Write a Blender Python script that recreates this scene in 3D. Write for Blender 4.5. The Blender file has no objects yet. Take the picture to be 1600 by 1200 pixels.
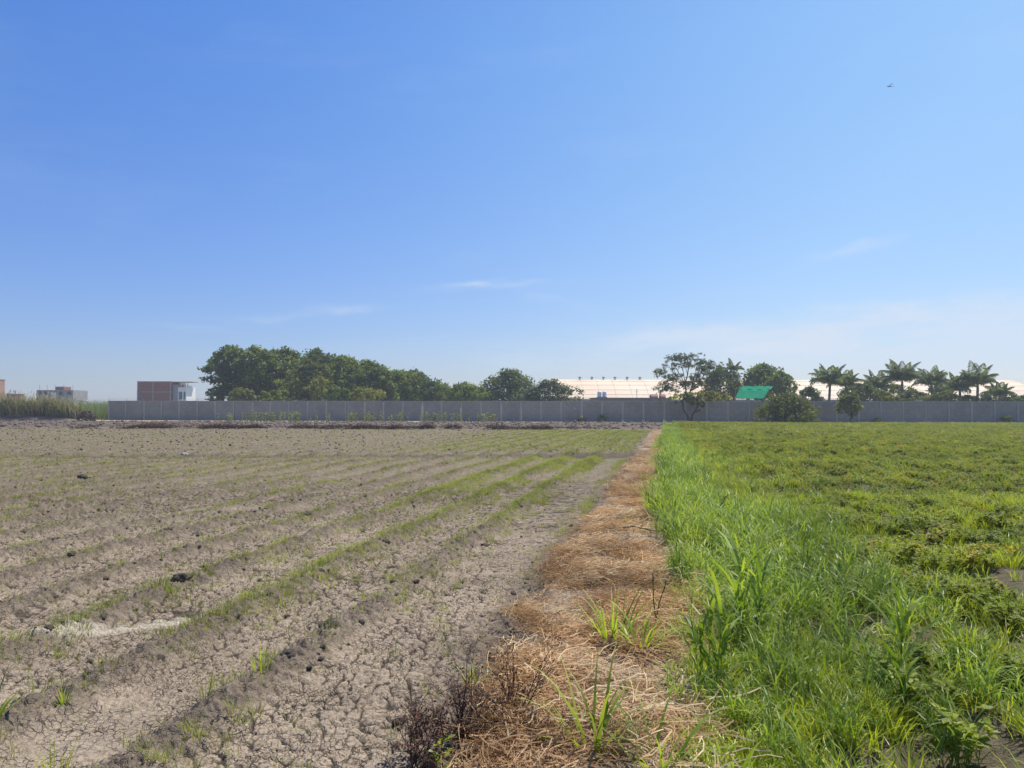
import bpy, math, random
import numpy as np
from mathutils import Matrix, Vector, Euler

R = math.radians
S = bpy.context.scene
# ------------------------------------------------------------------ camera, sky, sun, exposure
F = 1186.0            # focal length in photo pixels (1600 wide)
CAMH = 1.62
cam_d = bpy.data.cameras.new('camera'); cam = bpy.data.objects.new('camera', cam_d)
S.collection.objects.link(cam); S.camera = cam
cam_d.sensor_width = 36; cam_d.lens = 36 * F / 1600; cam_d.clip_start = 0.05; cam_d.clip_end = 8000
cam.matrix_world = Matrix.Translation((0, 0, CAMH)) @ Matrix.Rotation(R(90 + 1.93), 4, 'X') @ Matrix.Rotation(R(0.12), 4, 'Z')

SUN_EL, SUN_AZ = R(62), R(42)      # azimuth from +Y towards +X
W = bpy.data.worlds.new('World'); S.world = W; W.use_nodes = True
nt = W.node_tree; nt.nodes.clear()
out = nt.nodes.new('ShaderNodeOutputWorld'); bg = nt.nodes.new('ShaderNodeBackground')
sky = nt.nodes.new('ShaderNodeTexSky'); sky.sky_type = 'NISHITA'; sky.sun_disc = False
sky.sun_elevation = SUN_EL; sky.sun_rotation = SUN_AZ
sky.altitude = 30; sky.air_density = 1.0; sky.dust_density = 0.6; sky.ozone_density = 4.0
bg.inputs[1].default_value = 0.105
tc = nt.nodes.new('ShaderNodeTexCoord')
sepd = nt.nodes.new('ShaderNodeSeparateXYZ'); nt.links.new(tc.outputs['Generated'], sepd.inputs[0])
# thin wisps of cirrus: stretched noise, only near the horizon band
def wm(op, a, b=None, c=None):
    q = nt.nodes.new('ShaderNodeMath'); q.operation = op
    for i, v in enumerate((a, b, c)):
        if v is None: continue
        if isinstance(v, (int, float)): q.inputs[i].default_value = v
        else: nt.links.new(v, q.inputs[i])
    return q.outputs[0]
az = wm('ARCTAN2', sepd.outputs[0], sepd.outputs[1]); el = wm('ARCSINE', sepd.outputs[2])
def wnoise(scale, sx, sy, det=7, ro=.62):
    cb = nt.nodes.new('ShaderNodeCombineXYZ'); nt.links.new(wm('MULTIPLY', az, sx), cb.inputs[0]); nt.links.new(wm('MULTIPLY', wm('SUBTRACT', el, wm('MULTIPLY', az, .06)), sy), cb.inputs[1])
    q = nt.nodes.new('ShaderNodeTexNoise'); q.inputs['Scale'].default_value = scale; q.inputs['Detail'].default_value = det; q.inputs['Roughness'].default_value = ro
    nt.links.new(cb.outputs[0], q.inputs['Vector']); return q.outputs['Fac']
nzw = wnoise(6.0, 1.0, 4.5); warp = wm('MULTIPLY', wm('SUBTRACT', wnoise(7.0, 1.0, 2.0, 4), .5), .05)
def wisp(a0, e0, wa, we, tilt, amp):
    da = wm('SUBTRACT', az, a0); de = wm('SUBTRACT', wm('ADD', el, warp), e0); de = wm('SUBTRACT', de, wm('MULTIPLY', da, tilt))
    r2 = wm('ADD', wm('POWER', wm('DIVIDE', wm('ABSOLUTE', da), wa), 2.0), wm('POWER', wm('DIVIDE', wm('ABSOLUTE', de), we), 2.0))
    return wm('MULTIPLY', wm('EXPONENT', wm('MULTIPLY', r2, -1.0)), amp)
# (photo column, row) -> azimuth, elevation of the real clouds
def ae(px, y): return math.atan((px-800)/F), math.atan((640-y)/math.hypot(F, px-800))
tot = None
for (px, y, wa, we, ti, am) in ((760, 447, .065, .0055, .06, .50), (545, 484, .035, .006, .1, .28), (1335, 386, .045, .006, .22, .30), (420, 492, .05, .004, .05, .14), (290, 508, .05, .004, 0, .12),
                                (1420, 512, .24, .024, .07, .75), (1120, 520, .18, .015, .10, .42), (1390, 487, .05, .012, .12, .50), (1300, 558, .40, .032, .0, .50), (870, 470, .05, .008, -.2, .15)):
    a_, e_ = ae(px, y); w_ = wisp(a_, e_, wa, we, ti, am); tot = w_ if tot is None else wm('ADD', tot, w_)
cr = nt.nodes.new('ShaderNodeMapRange'); cr.inputs['From Min'].default_value = .30; cr.inputs['From Max'].default_value = .66; cr.inputs['To Min'].default_value = .12; cr.interpolation_type = 'SMOOTHSTEP'
nt.links.new(nzw, cr.inputs['Value'])
veil = nt.nodes.new('ShaderNodeMapRange'); veil.inputs['From Min'].default_value = .52; veil.inputs['From Max'].default_value = .78; veil.inputs['To Max'].default_value = .10
nt.links.new(wnoise(2.2, 1, 4, 8), veil.inputs['Value'])
mm2 = nt.nodes.new('ShaderNodeMath'); mm2.operation = 'MAXIMUM'
nt.links.new(wm('MULTIPLY', wm('MULTIPLY', tot, 1.25), cr.outputs[0]), mm2.inputs[0]); nt.links.new(veil.outputs[0], mm2.inputs[1]); mm2.use_clamp = True
tint = nt.nodes.new('ShaderNodeMix'); tint.data_type = 'RGBA'; tint.blend_type = 'MULTIPLY'; tint.inputs[0].default_value = 1
hs = nt.nodes.new('ShaderNodeVectorMath'); hs.operation = 'DOT_PRODUCT'; hs.inputs[1].default_value = (math.sin(SUN_AZ), math.cos(SUN_AZ), 0)
nt.links.new(tc.outputs['Generated'], hs.inputs[0])
fx = nt.nodes.new('ShaderNodeMapRange'); fx.inputs['From Min'].default_value = .2; fx.inputs['From Max'].default_value = .93; nt.links.new(hs.outputs['Value'], fx.inputs['Value'])
fp = nt.nodes.new('ShaderNodeMath'); fp.operation = 'POWER'; fp.inputs[1].default_value = 2.0; nt.links.new(fx.outputs[0], fp.inputs[0])
fz = nt.nodes.new('ShaderNodeMapRange'); fz.inputs['From Min'].default_value = .05; fz.inputs['From Max'].default_value = .44; nt.links.new(sepd.outputs[2], fz.inputs['Value'])
def cmix(a, b, f):
    q = nt.nodes.new('ShaderNodeMix'); q.data_type = 'RGBA'; nt.links.new(f, q.inputs[0])
    for i, v in ((6, a), (7, b)):
        if isinstance(v, tuple): q.inputs[i].default_value = (*v, 1)
        else: nt.links.new(v, q.inputs[i])
    return q.outputs[2]
lowc = cmix((.70, .76, 1.03), (.92, .90, 1.01), fp.outputs[0]); topc = cmix((.58, .90, 1.36), (1.20, 1.40, 1.33), fp.outputs[0])
nt.links.new(cmix(lowc, topc, fz.outputs[0]), tint.inputs[7])
nt.links.new(sky.outputs[0], tint.inputs[6])
mixc = nt.nodes.new('ShaderNodeMix'); mixc.data_type = 'RGBA'
nt.links.new(mm2.outputs[0], mixc.inputs[0]); nt.links.new(tint.outputs[2], mixc.inputs[6]); mixc.inputs[7].default_value = (5.6, 6.4, 7.6, 1)
nt.links.new(mixc.outputs[2], bg.inputs[0]); nt.links.new(bg.outputs[0], out.inputs[0])

sl = bpy.data.lights.new('sun', 'SUN'); sl.energy = 5.0; sl.angle = R(.53); sl.color = (1, .93, .81)
so = bpy.data.objects.new('sun', sl); S.collection.objects.link(so)
sd = Vector((math.sin(SUN_AZ) * math.cos(SUN_EL), math.cos(SUN_AZ) * math.cos(SUN_EL), math.sin(SUN_EL)))
so.rotation_euler = sd.to_track_quat('Z', 'Y').to_euler(); so.location = (20, -10, 40)

S.view_settings.view_transform = 'Standard'; S.view_settings.look = 'None'
S.view_settings.exposure = 0.2; S.view_settings.gamma = 1; S.view_settings.use_curve_mapping = False
S.cycles.max_bounces = 8; S.cycles.transmission_bounces = 5; S.cycles.diffuse_bounces = 3
S.cycles.volume_bounces = 1

# ------------------------------------------------------------------ helpers
rng = np.random.default_rng(7); random.seed(7)
COL = S.collection

def yh(px): return 640.0 + (px - 800) * 0.0021          # horizon row in photo pixels
def at(px, d, y=None):                                   # a pixel column at depth d -> X, Y, Z of photo row y
    x = (px - 800) / F * d
    z = 0 if y is None else CAMH + (yh(px) - y) / F * d
    return x, d, z
def gd(y, px=800): return CAMH * F / (y - yh(px))        # ground depth seen at row y

def tag(o, label=None, cat=None, group=None, kind=None):
    if label: o['label'] = label
    if cat: o['category'] = cat
    if group: o['group'] = group
    if kind: o['kind'] = kind
    return o

def empty(name, loc, rz=0, label=None, cat=None, group=None):
    o = bpy.data.objects.new(name, None); COL.objects.link(o); o.location = loc; o.rotation_euler = (0, 0, rz)
    o.empty_display_size = .3
    return tag(o, label, cat, group)

def mesh_np(name, V, Fq, mats=(), attrs=None, smooth=False):
    """V (n,3), Fq (m,k) uniform k-gons"""
    me = bpy.data.meshes.new(name)
    V = np.asarray(V, np.float32); Fq = np.asarray(Fq, np.int32)
    m, k = Fq.shape
    me.vertices.add(len(V)); me.vertices.foreach_set('co', V.ravel())
    me.loops.add(m * k); me.loops.foreach_set('vertex_index', Fq.ravel())
    me.polygons.add(m); me.polygons.foreach_set('loop_start', np.arange(m, dtype=np.int32) * k)
    if smooth: me.polygons.foreach_set('use_smooth', np.ones(m, bool))
    for a, arr in (attrs or {}).items():
        at_ = me.attributes.new(a, 'FLOAT', 'POINT'); at_.data.foreach_set('value', np.asarray(arr, np.float32))
    me.update(calc_edges=True)
    for x in mats: me.materials.append(x)
    return me

def link(name, me, parent=None, loc=(0, 0, 0), rz=0):
    o = bpy.data.objects.new(name, me); COL.objects.link(o); o.location = loc; o.rotation_euler = (0, 0, rz)
    if parent: o.parent = parent
    return o

class MB:
    """collects polygons with a per-vertex 'rnd' value"""
    def __init__(s): s.v = []; s.f = []; s.r = []
    def add(s, vs, fs, r=0.5):
        b = len(s.v); s.v += [tuple(p) for p in vs]; s.f += [tuple(b + i for i in f) for f in fs]; s.r += [r] * len(vs)
    def box(s, x0, x1, y0, y1, z0, z1, r=.5):
        s.add([(x0,y0,z0),(x1,y0,z0),(x1,y1,z0),(x0,y1,z0),(x0,y0,z1),(x1,y0,z1),(x1,y1,z1),(x0,y1,z1)],
              [(0,3,2,1),(4,5,6,7),(0,1,5,4),(1,2,6,5),(2,3,7,6),(3,0,4,7)], r)
    def tube(s, pts, rad, n=6, r=.5, cap=True):
        b = len(s.v); m = len(pts)
        for i, p in enumerate(pts):
            a = Vector(pts[max(0, i-1)]); c = Vector(pts[min(m-1, i+1)]); d = (c - a)
            if d.length < 1e-9: d = Vector((0, 0, 1))
            d.normalize()
            u = d.cross(Vector((0.31, .95, .1))); u.normalize(); w = d.cross(u)
            rr = rad[i] if hasattr(rad, '__len__') else rad
            for k in range(n):
                t = 2 * math.pi * k / n
                q = Vector(p) + (u * math.cos(t) + w * math.sin(t)) * rr
                s.v.append(tuple(q)); s.r.append(r)
        for i in range(m - 1):
            for k in range(n):
                k2 = (k + 1) % n
                s.f.append((b+i*n+k, b+i*n+k2, b+(i+1)*n+k2, b+(i+1)*n+k))
        if cap:
            s.f.append(tuple(b + k for k in range(n))[::-1]); s.f.append(tuple(b + (m-1)*n + k for k in range(n)))
    def strip(s, pts, widths, side, r=.5, fold=0):
        b = len(s.v)
        for p, w in zip(pts, widths):
            p = Vector(p); q = Vector(side) * (w / 2)
            s.v.append(tuple(p - q)); s.v.append(tuple(p + q)); s.r += [r, r]
        for i in range(len(pts) - 1):
            s.f.append((b+2*i, b+2*i+1, b+2*i+3, b+2*i+2))
    def blade(s, base, az, L, w, phi0, phi1, seg=4, r=.5, roll=0):
        p = Vector(base); h = Vector((math.cos(az), math.sin(az), 0)); sd_ = Vector((-math.sin(az + roll), math.cos(az + roll), 0))
        pts = [p.copy()]; ws = [w * .7]
        for i in range(seg):
            t = (i + .5) / seg; ph = phi0 + (phi1 - phi0) * t ** 1.3
            p = p + (h * math.sin(ph) + Vector((0, 0, math.cos(ph)))) * (L / seg); pts.append(p.copy())
            u = (i + 1) / seg; ws.append(w * max(.06, (1 - u ** 2.2)))
        s.strip(pts, ws, sd_, r)
    def mesh(s, name, mats=(), smooth=False):
        me = bpy.data.meshes.new(name); me.from_pydata(s.v, [], s.f)
        a = me.attributes.new('rnd', 'FLOAT', 'POINT'); a.data.foreach_set('value', np.array(s.r, np.float32))
        for x in (mats if isinstance(mats, (list, tuple)) else [mats]): me.materials.append(x)
        if smooth: me.polygons.foreach_set('use_smooth', np.ones(len(me.polygons), bool))
        return me
    def build(s, name, mat, parent=None, loc=(0, 0, 0), rz=0, smooth=False):
        return link(name, s.mesh(name, mat, smooth), parent, loc, rz)

# numpy noise
def _h(ix, iy, seed):
    n = (ix.astype(np.int64) * 374761393 + iy.astype(np.int64) * 668265263 + seed * 974711) & 0xffffffff
    n = ((n ^ (n >> 13)) * 1274126177) & 0xffffffff
    n = ((n ^ (n >> 16)) * 2246822519) & 0xffffffff
    return ((n ^ (n >> 15)) & 0xffffff) / 16777215.0
def vn(x, y, seed=0):
    x = np.asarray(x, float); y = np.asarray(y, float)
    ix = np.floor(x); iy = np.floor(y); fx = x - ix; fy = y - iy
    fx = fx*fx*(3-2*fx); fy = fy*fy*(3-2*fy); ix = ix.astype(np.int64); iy = iy.astype(np.int64)
    a = _h(ix, iy, seed); b = _h(ix+1, iy, seed); c = _h(ix, iy+1, seed); d = _h(ix+1, iy+1, seed)
    return (a*(1-fx)+b*fx)*(1-fy) + (c*(1-fx)+d*fx)*fy
def fbm(x, y, seed=0, o=4, g=.5):
    s = 0; a = 1; t = 0
    for i in range(o):
        s = s + a * vn(x * 2**i + 17.3*i, y * 2**i - 9.1*i, seed + i); t += a; a *= g
    return s / t
def voro(x, y, seed=0):
    ix = np.floor(x).astype(np.int64); iy = np.floor(y).astype(np.int64)
    f1 = np.full(x.shape, 9.); f2 = np.full(x.shape, 9.)
    for i in (-1, 0, 1):
        for j in (-1, 0, 1):
            cx = ix+i; cy = iy+j
            d = np.hypot(cx + _h(cx, cy, seed) - x, cy + _h(cx, cy, seed+5) - y)
            n = d < f1; f2 = np.where(n, f1, np.minimum(f2, d)); f1 = np.where(n, d, f1)
    return f1, f2
def sm(a, b, x):
    t = np.clip((x - a) / (b - a), 0, 1); return t*t*(3-2*t)

VP = 0.203
def cc(x, y): return x - VP * y + .03 * np.sin(y * .9) * (np.asarray(y) > 2)

def edges(y):
    y = np.asarray(y, float)
    eL = -.86 - .20*sm(3.4, 5.2, y); eR = .09 - .20*sm(7, 13, y)
    return eL, eR
def masks(x, y):
    """region masks of the ground"""
    c = cc(x, y); wob = (fbm(x*1.6, y*1.1, 31, 3) - .5)
    eL, eR = edges(y)
    left = 1 - sm(-.10, .08, c - eL + wob*.35)
    right = sm(-.05, .25, c - eR + wob*.4)
    path = np.clip(1 - left - right, 0, 1)
    k = (c + 2.42) / .98
    ridge = np.where(c < -2.0, np.clip(np.cos(2*np.pi*k), 0, 1)**1.3, 0) * left
    ridge = ridge * (.45 + .55*sm(.25, .55, fbm(x*.9+3, y*.5, 40, 3)+.1))
    plough = sm(60.5, 62, y) * (1 - sm(88, 90, y)) * (1 - sm(2.0, 7.0, c))
    road = sm(88.5, 90, y)
    return c, left, path, right, ridge, plough, road

def cracks(x, y):
    wx = x + (fbm(x*5, y*5, 8, 3)-.5)*.11 + (fbm(x*24, y*24, 18, 2)-.5)*.022; wy = y + (fbm(x*5+9, y*5, 9, 3)-.5)*.11 + (fbm(x*24+5, y*24, 19, 2)-.5)*.022
    f1, f2 = voro(wx/.115, wy/.115, 3); g1, g2 = voro(wx/.06, wy/.06, 23)
    big = .05 + .30*fbm(x*1.5, y*1.5, 21, 2)**1.6 + .016*np.clip(y-4, 0, 14)
    sml = .03 + .34*np.clip(fbm(x*2.3, y*2.3, 61, 3)-.38, 0, 1) + .02*np.clip(y-4, 0, 14)
    e = np.maximum((1 - np.clip((f2-f1)/big, 0, 1)), .7*(1 - np.clip((g2-g1)/sml, 0, 1))) * sm(.22, .36, fbm(x*.8+8, y*.8, 99, 2)+.12)
    return e, f1, wx, wy

def height(x, y, fine=True):
    x = np.asarray(x, float); y = np.asarray(y, float)
    c, left, path, right, ridge, plough, road = masks(x, y)
    far = 1 - sm(57, 61, y)
    z = (fbm(x*.35, y*.35, 3, 3) - .5) * .08
    z = z + (ridge * .072 - .02*(c < -2)*left) * far
    z = z + path * (.13 + (fbm(x*2.6, y*2.6, 12, 3)-.5)*.14) * far + right * (-.02)
    # rough clods on the ridges, on the slope up to the path and in the ploughed band
    slope = np.exp(-((c - edges(y)[0] + .12) / .20)**2)
    rough = np.clip(ridge + slope * .9 * far + plough*1.3 + .12, 0, 1.4)
    z = z + (np.abs(fbm(x*6.5, y*6.5, 50, 4, .6) - .5)) * .17 * rough * left
    # ditch across the rows
    dd = y - (26.6 + .05*x + (fbm(x*.7, y*.1, 77, 2)-.5)*.9)
    dm = (c < -1.15) * (c > -22) * 1.0
    z = z + dm * (.13*(.45+.55*sm(-5, -2.5, c))*np.exp(-(dd/.30)**2) * (.5 + fbm(x*3, y*3, 60, 3)) - .08*np.exp(-((dd+.65)/.3)**2))
    z = z + plough * (.16*np.abs(np.sin(y*.9 + x*.02)) + .22*(fbm(x*1.3, y*1.3, 66, 3)-.4))
    z = z + right * ((fbm(x*1.7, y*1.7, 90, 4)-.5) * .14 + .035*np.cos(2*np.pi*c/.85))
    if fine:
        e, f1, wx, wy = cracks(x, y); near = 1 - sm(12, 20, y)
        z = z - e**1.1 * .026 * near * left * np.clip(1 - rough*.45, 0, 1)
        z = z + (1 - np.clip(f1, 0, 1)) * .003 * near * left
        g1, g2 = voro(wx/.058, wy/.058, 11)
        e2 = 1 - np.clip((g2-g1)/.22, 0, 1)
        z = z - e2 * .003 * (1 - sm(5.5, 8, y)) * left
        z = z + (fbm(x*38, y*38, 15, 3, .6) - .5) * (.010 + .022*np.clip(rough, 0, 1)) * (1 - sm(7, 14, y)) * (left + path)
        z = z + (fbm(x*14, y*14, 25, 3, .6) - .5) * .045 * (.18 + rough) * (1 - sm(25, 45, y))
    return z
def gz(x, y): return float(height(np.array([x]), np.array([y]), False)[0])

# ------------------------------------------------------------------ materials
def newmat(name):
    m = bpy.data.materials.new(name); m.use_nodes = True
    n = m.node_tree; b = n.nodes['Principled BSDF']; b.inputs['Specular IOR Level'].default_value = .25
    return m, n, b
def N(n, t, **kw):
    x = n.nodes.new(t)
    for k, v in kw.items():
        if k.startswith('i_'): x.inputs[k[2:].replace('_', ' ')].default_value = v
        else: setattr(x, k, v)
    return x
def mix(n, fac, a, b, bt='MIX'):
    x = n.nodes.new('ShaderNodeMix'); x.data_type = 'RGBA'; x.blend_type = bt
    for s, v in ((0, fac), (6, a), (7, b)):
        if hasattr(v, 'is_linked') or isinstance(v, bpy.types.NodeSocket): n.links.new(v, x.inputs[s])
        elif s == 0: x.inputs[0].default_value = v
        else: x.inputs[s].default_value = (*v, 1) if len(v) == 3 else v
    return x.outputs[2]
def noise(n, scale, detail=4, rough=.55, vec=None, out='Fac'):
    x = n.nodes.new('ShaderNodeTexNoise'); x.inputs['Scale'].default_value = scale; x.inputs['Detail'].default_value = detail
    x.inputs['Roughness'].default_value = rough
    if vec is not None: n.links.new(vec, x.inputs['Vector'])
    return x.outputs[out]
def rng_(n, v, a, b, c=0., d=1.):
    x = n.nodes.new('ShaderNodeMapRange'); x.interpolation_type = 'SMOOTHSTEP'
    n.links.new(v, x.inputs['Value'])
    for k, q in zip(('From Min', 'From Max', 'To Min', 'To Max'), (a, b, c, d)): x.inputs[k].default_value = q
    return x.outputs[0]
def attr(n, name):
    x = n.nodes.new('ShaderNodeAttribute'); x.attribute_name = name; return x.outputs['Fac']
def pos(n): return n.nodes.new('ShaderNodeNewGeometry').outputs['Position']
def math_(n, op, a, b=None, c=None):
    x = n.nodes.new('ShaderNodeMath'); x.operation = op
    for i, v in enumerate((a, b, c)):
        if v is None: continue
        if isinstance(v, (int, float)): x.inputs[i].default_value = v
        else: n.links.new(v, x.inputs[i])
    return x.outputs[0]

def leafmat(name, c1, c2, c3=None, trans=.35, rough=.5, patch=.35, spec=.3, tcol=None):
    """leaf or blade: colour by the piece's own 'rnd', by plant and by patch of field; thin and translucent"""
    m, n, b = newmat(name)
    r = attr(n, 'rnd'); oi = n.nodes.new('ShaderNodeObjectInfo').outputs['Random']
    base = mix(n, r, c1, c2)
    if c3:
        base = mix(n, rng_(n, oi, .72, .92), base, mix(n, r, c3, c2))
    pn = noise(n, patch, 5, .65, pos(n))
    base = mix(n, rng_(n, pn, .42, .62, 0, .75), base, tuple(v*.66 for v in c1))
    n.links.new(base, b.inputs['Base Color']); b.inputs['Roughness'].default_value = rough; b.inputs['Specular IOR Level'].default_value = spec
    t = n.nodes.new('ShaderNodeBsdfTranslucent')
    tm = mix(n, 1.0, base, tcol or (1.5, 1.45, .6), 'MULTIPLY'); n.links.new(tm, t.inputs[0])
    ms = n.nodes.new('ShaderNodeMixShader'); ms.inputs[0].default_value = trans
    n.links.new(b.outputs[0], ms.inputs[1]); n.links.new(t.outputs[0], ms.inputs[2])
    n.links.new(ms.outputs[0], n.nodes['Material Output'].inputs[0])
    return m

def plain(name, col, col2=None, rough=.85, scale=3., bump=0., bscale=30., spec=.2, metallic=0):
    m, n, b = newmat(name)
    col2 = col2 or tuple(v*.78 for v in col)
    p = n.nodes.new('ShaderNodeTexCoord').outputs['Object']
    c = mix(n, rng_(n, noise(n, scale, 5, .6, p), .3, .7), col2, col)
    c = mix(n, rng_(n, noise(n, scale*9, 3, .6, p), .3, .75, 0, .35), c, tuple(v*.6 for v in col2))
    n.links.new(c, b.inputs['Base Color']); b.inputs['Roughness'].default_value = rough
    b.inputs['Specular IOR Level'].default_value = spec; b.inputs['Metallic'].default_value = metallic
    if bump:
        bp = N(n, 'ShaderNodeBump', i_Strength=bump, i_Distance=.02); n.links.new(noise(n, bscale, 4, .6, p), bp.inputs['Height'])
        n.links.new(bp.outputs[0], b.inputs['Normal'])
    return m

def brickmat(name, c1, c2, mortar, bw, bh, ms=.012, vert=True, stain=.55):
    m, n, b = newmat(name)
    co = n.nodes.new('ShaderNodeTexCoord').outputs['Object']
    sp = n.nodes.new('ShaderNodeSeparateXYZ'); n.links.new(co, sp.inputs[0])
    cb = n.nodes.new('ShaderNodeCombineXYZ')
    n.links.new(math_(n, 'ADD', sp.outputs[0], sp.outputs[1]), cb.inputs[0]); n.links.new(sp.outputs[2], cb.inputs[1])
    br = n.nodes.new('ShaderNodeTexBrick'); br.inputs['Scale'].default_value = 1
    br.inputs['Brick Width'].default_value = bw; br.inputs['Row Height'].default_value = bh; br.inputs['Mortar Size'].default_value = ms
    br.inputs['Color1'].default_value = (*c1, 1); br.inputs['Color2'].default_value = (*c2, 1); br.inputs['Mortar'].default_value = (*mortar, 1)
    n.links.new(cb.outputs[0], br.inputs['Vector'])
    w = pos(n)
    st = mix(n, rng_(n, noise(n, .35, 6, .65, w), .35, .7, 0, stain), br.outputs['Color'], tuple(v*.55 for v in c1))
    st = mix(n, rng_(n, noise(n, 2.2, 4, .6, w), .5, .8, 0, .3), st, tuple(min(1, v*1.5) for v in c1))
    n.links.new(st, b.inputs['Base Color']); b.inputs['Roughness'].default_value = .92
    bp = N(n, 'ShaderNodeBump', i_Strength=.5, i_Distance=.01, invert=True); n.links.new(br.outputs['Fac'], bp.inputs['Height'])
    n.links.new(bp.outputs[0], b.inputs['Normal'])
    return m

def soilmat():
    m, n, b = newmat('field_soil')
    P = pos(n); crk_shade = attr(n, 'crack')
    wv = n.nodes.new('ShaderNodeVectorMath'); wv.operation = 'MULTIPLY_ADD'
    n.links.new(noise(n, 9, 3, .6, P, 'Color'), wv.inputs[0]); wv.inputs[1].default_value = (.07, .07, 0)
    n.links.new(P, wv.inputs[2])
    pale = mix(n, rng_(n, noise(n, 1.3, 5, .6, P), .35, .68), (.43, .345, .25), (.295, .235, .168))
    pale = mix(n, rng_(n, noise(n, .45, 4, .6, P), .42, .66, 0, .45), pale, (.22, .172, .125))
    pale = mix(n, attr(n, 'crumb'), pale, mix(n, noise(n, 9, 6, .7, P), (.085, .064, .046), (.33, .265, .19)))
    pale = mix(n, rng_(n, noise(n, 22, 5, .65, P), .40, .72, 0, .55), pale, (.20, .16, .122))
    pale = mix(n, rng_(n, noise(n, 60, 3, .6, P), .48, .72, 0, .5), pale, (.52, .44, .345))
    pale = mix(n, rng_(n, noise(n, .22, 3, .5, P), .5, .72, 0, .4), pale, (.33, .285, .20))
    # broken crumb: shade in the gaps between centimetre pieces, painted as dark colour
    v2 = N(n, 'ShaderNodeTexVoronoi', feature='DISTANCE_TO_EDGE'); v2.inputs['Scale'].default_value = 19; n.links.new(wv.outputs[0], v2.inputs['Vector'])
    v3 = N(n, 'ShaderNodeTexVoronoi', feature='DISTANCE_TO_EDGE'); v3.inputs['Scale'].default_value = 34; n.links.new(wv.outputs[0], v3.inputs['Vector'])
    g2 = rng_(n, v2.outputs['Distance'], .005, .07, 1, 0); g3 = rng_(n, v3.outputs['Distance'], .0, .09, .45, 0)
    gap = math_(n, 'MULTIPLY', math_(n, 'MAXIMUM', g2, g3), rng_(n, noise(n, 3.1, 3, .6, P), .36, .58, .25, 1.0))
    pale = mix(n, gap, pale, (.055, .043, .032)); pale = mix(n, rng_(n, crk_shade, .2, .75, 0, .92), pale, (.04, .031, .024))  # self-shadow of fine gaps and cracks painted in as near-black colour
    dark = mix(n, noise(n, 16, 5, .65, P), (.075, .06, .045), (.25, .20, .148))
    olive = mix(n, noise(n, 12, 5, .65, P), (.13, .125, .055), (.25, .205, .135))
    c = mix(n, math_(n, 'MULTIPLY', attr(n, 'ridge'), rng_(n, noise(n, 7, 4, .6, P), .22, .5)), pale, dark)
    c = mix(n, attr(n, 'olive'), c, olive); c = mix(n, attr(n, 'ditch'), c, mix(n, noise(n, 6, 6, .7, P), (.06, .05, .04), (.20, .16, .12)))
    # pale dried silt
    c = mix(n, attr(n, 'silt'), c, mix(n, noise(n, 30, 3, .6, P), (.38, .33, .25), (.50, .44, .345)))
    ploughed = mix(n, noise(n, 2.5, 6, .7, P), (.085, .062, .048), (.22, .175, .135))
    c = mix(n, attr(n, 'plough'), c, ploughed)
    pathc = mix(n, noise(n, 14, 5, .65, P), (.27, .19, .125), (.38, .315, .235))
    c = mix(n, attr(n, 'path'), c, pathc)
    rightc = mix(n, noise(n, 5, 5, .65, P), (.055, .048, .028), (.19, .155, .105))
    c = mix(n, attr(n, 'right'), c, rightc)
    c = mix(n, attr(n, 'road'), c, mix(n, noise(n, 1.0, 5, .6, P), (.44, .35, .25), (.30, .25, .16)))
    n.links.new(c, b.inputs['Base Color']); b.inputs['Roughness'].default_value = .95; b.inputs['Specular IOR Level'].default_value = .1
    h = math_(n, 'SUBTRACT', noise(n, 26, 6, .68, P), math_(n, 'MULTIPLY', gap, .7))
    b1 = N(n, 'ShaderNodeBump', i_Strength=.6, i_Distance=.02); n.links.new(h, b1.inputs['Height'])
    b2 = N(n, 'ShaderNodeBump', i_Strength=.55, i_Distance=.08); n.links.new(noise(n, 5, 5, .7, P), b2.inputs['Height']); n.links.new(b1.outputs[0], b2.inputs['Normal'])
    n.links.new(b2.outputs[0], b.inputs['Normal'])
    return m

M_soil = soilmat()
M_out = plain('outlying_ground', (.27, .24, .15), (.16, .17, .08), scale=.02, rough=.95)
M_wall = brickmat('grey_blockwork', (.33, .325, .282), (.285, .282, .246), (.235, .232, .208), .42, .21, .014)
M_post = plain('concrete_post', (.45, .44, .40), (.37, .36, .33), scale=1.5)
M_bark = plain('bark', (.13, .105, .08), (.07, .055, .045), scale=4, bump=.4)
M_palmbark = plain('palm_bark', (.23, .21, .18), (.15, .13, .11), scale=5)
M_wire = plain('rusty_wire', (.2, .17, .15), rough=.7)

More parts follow.
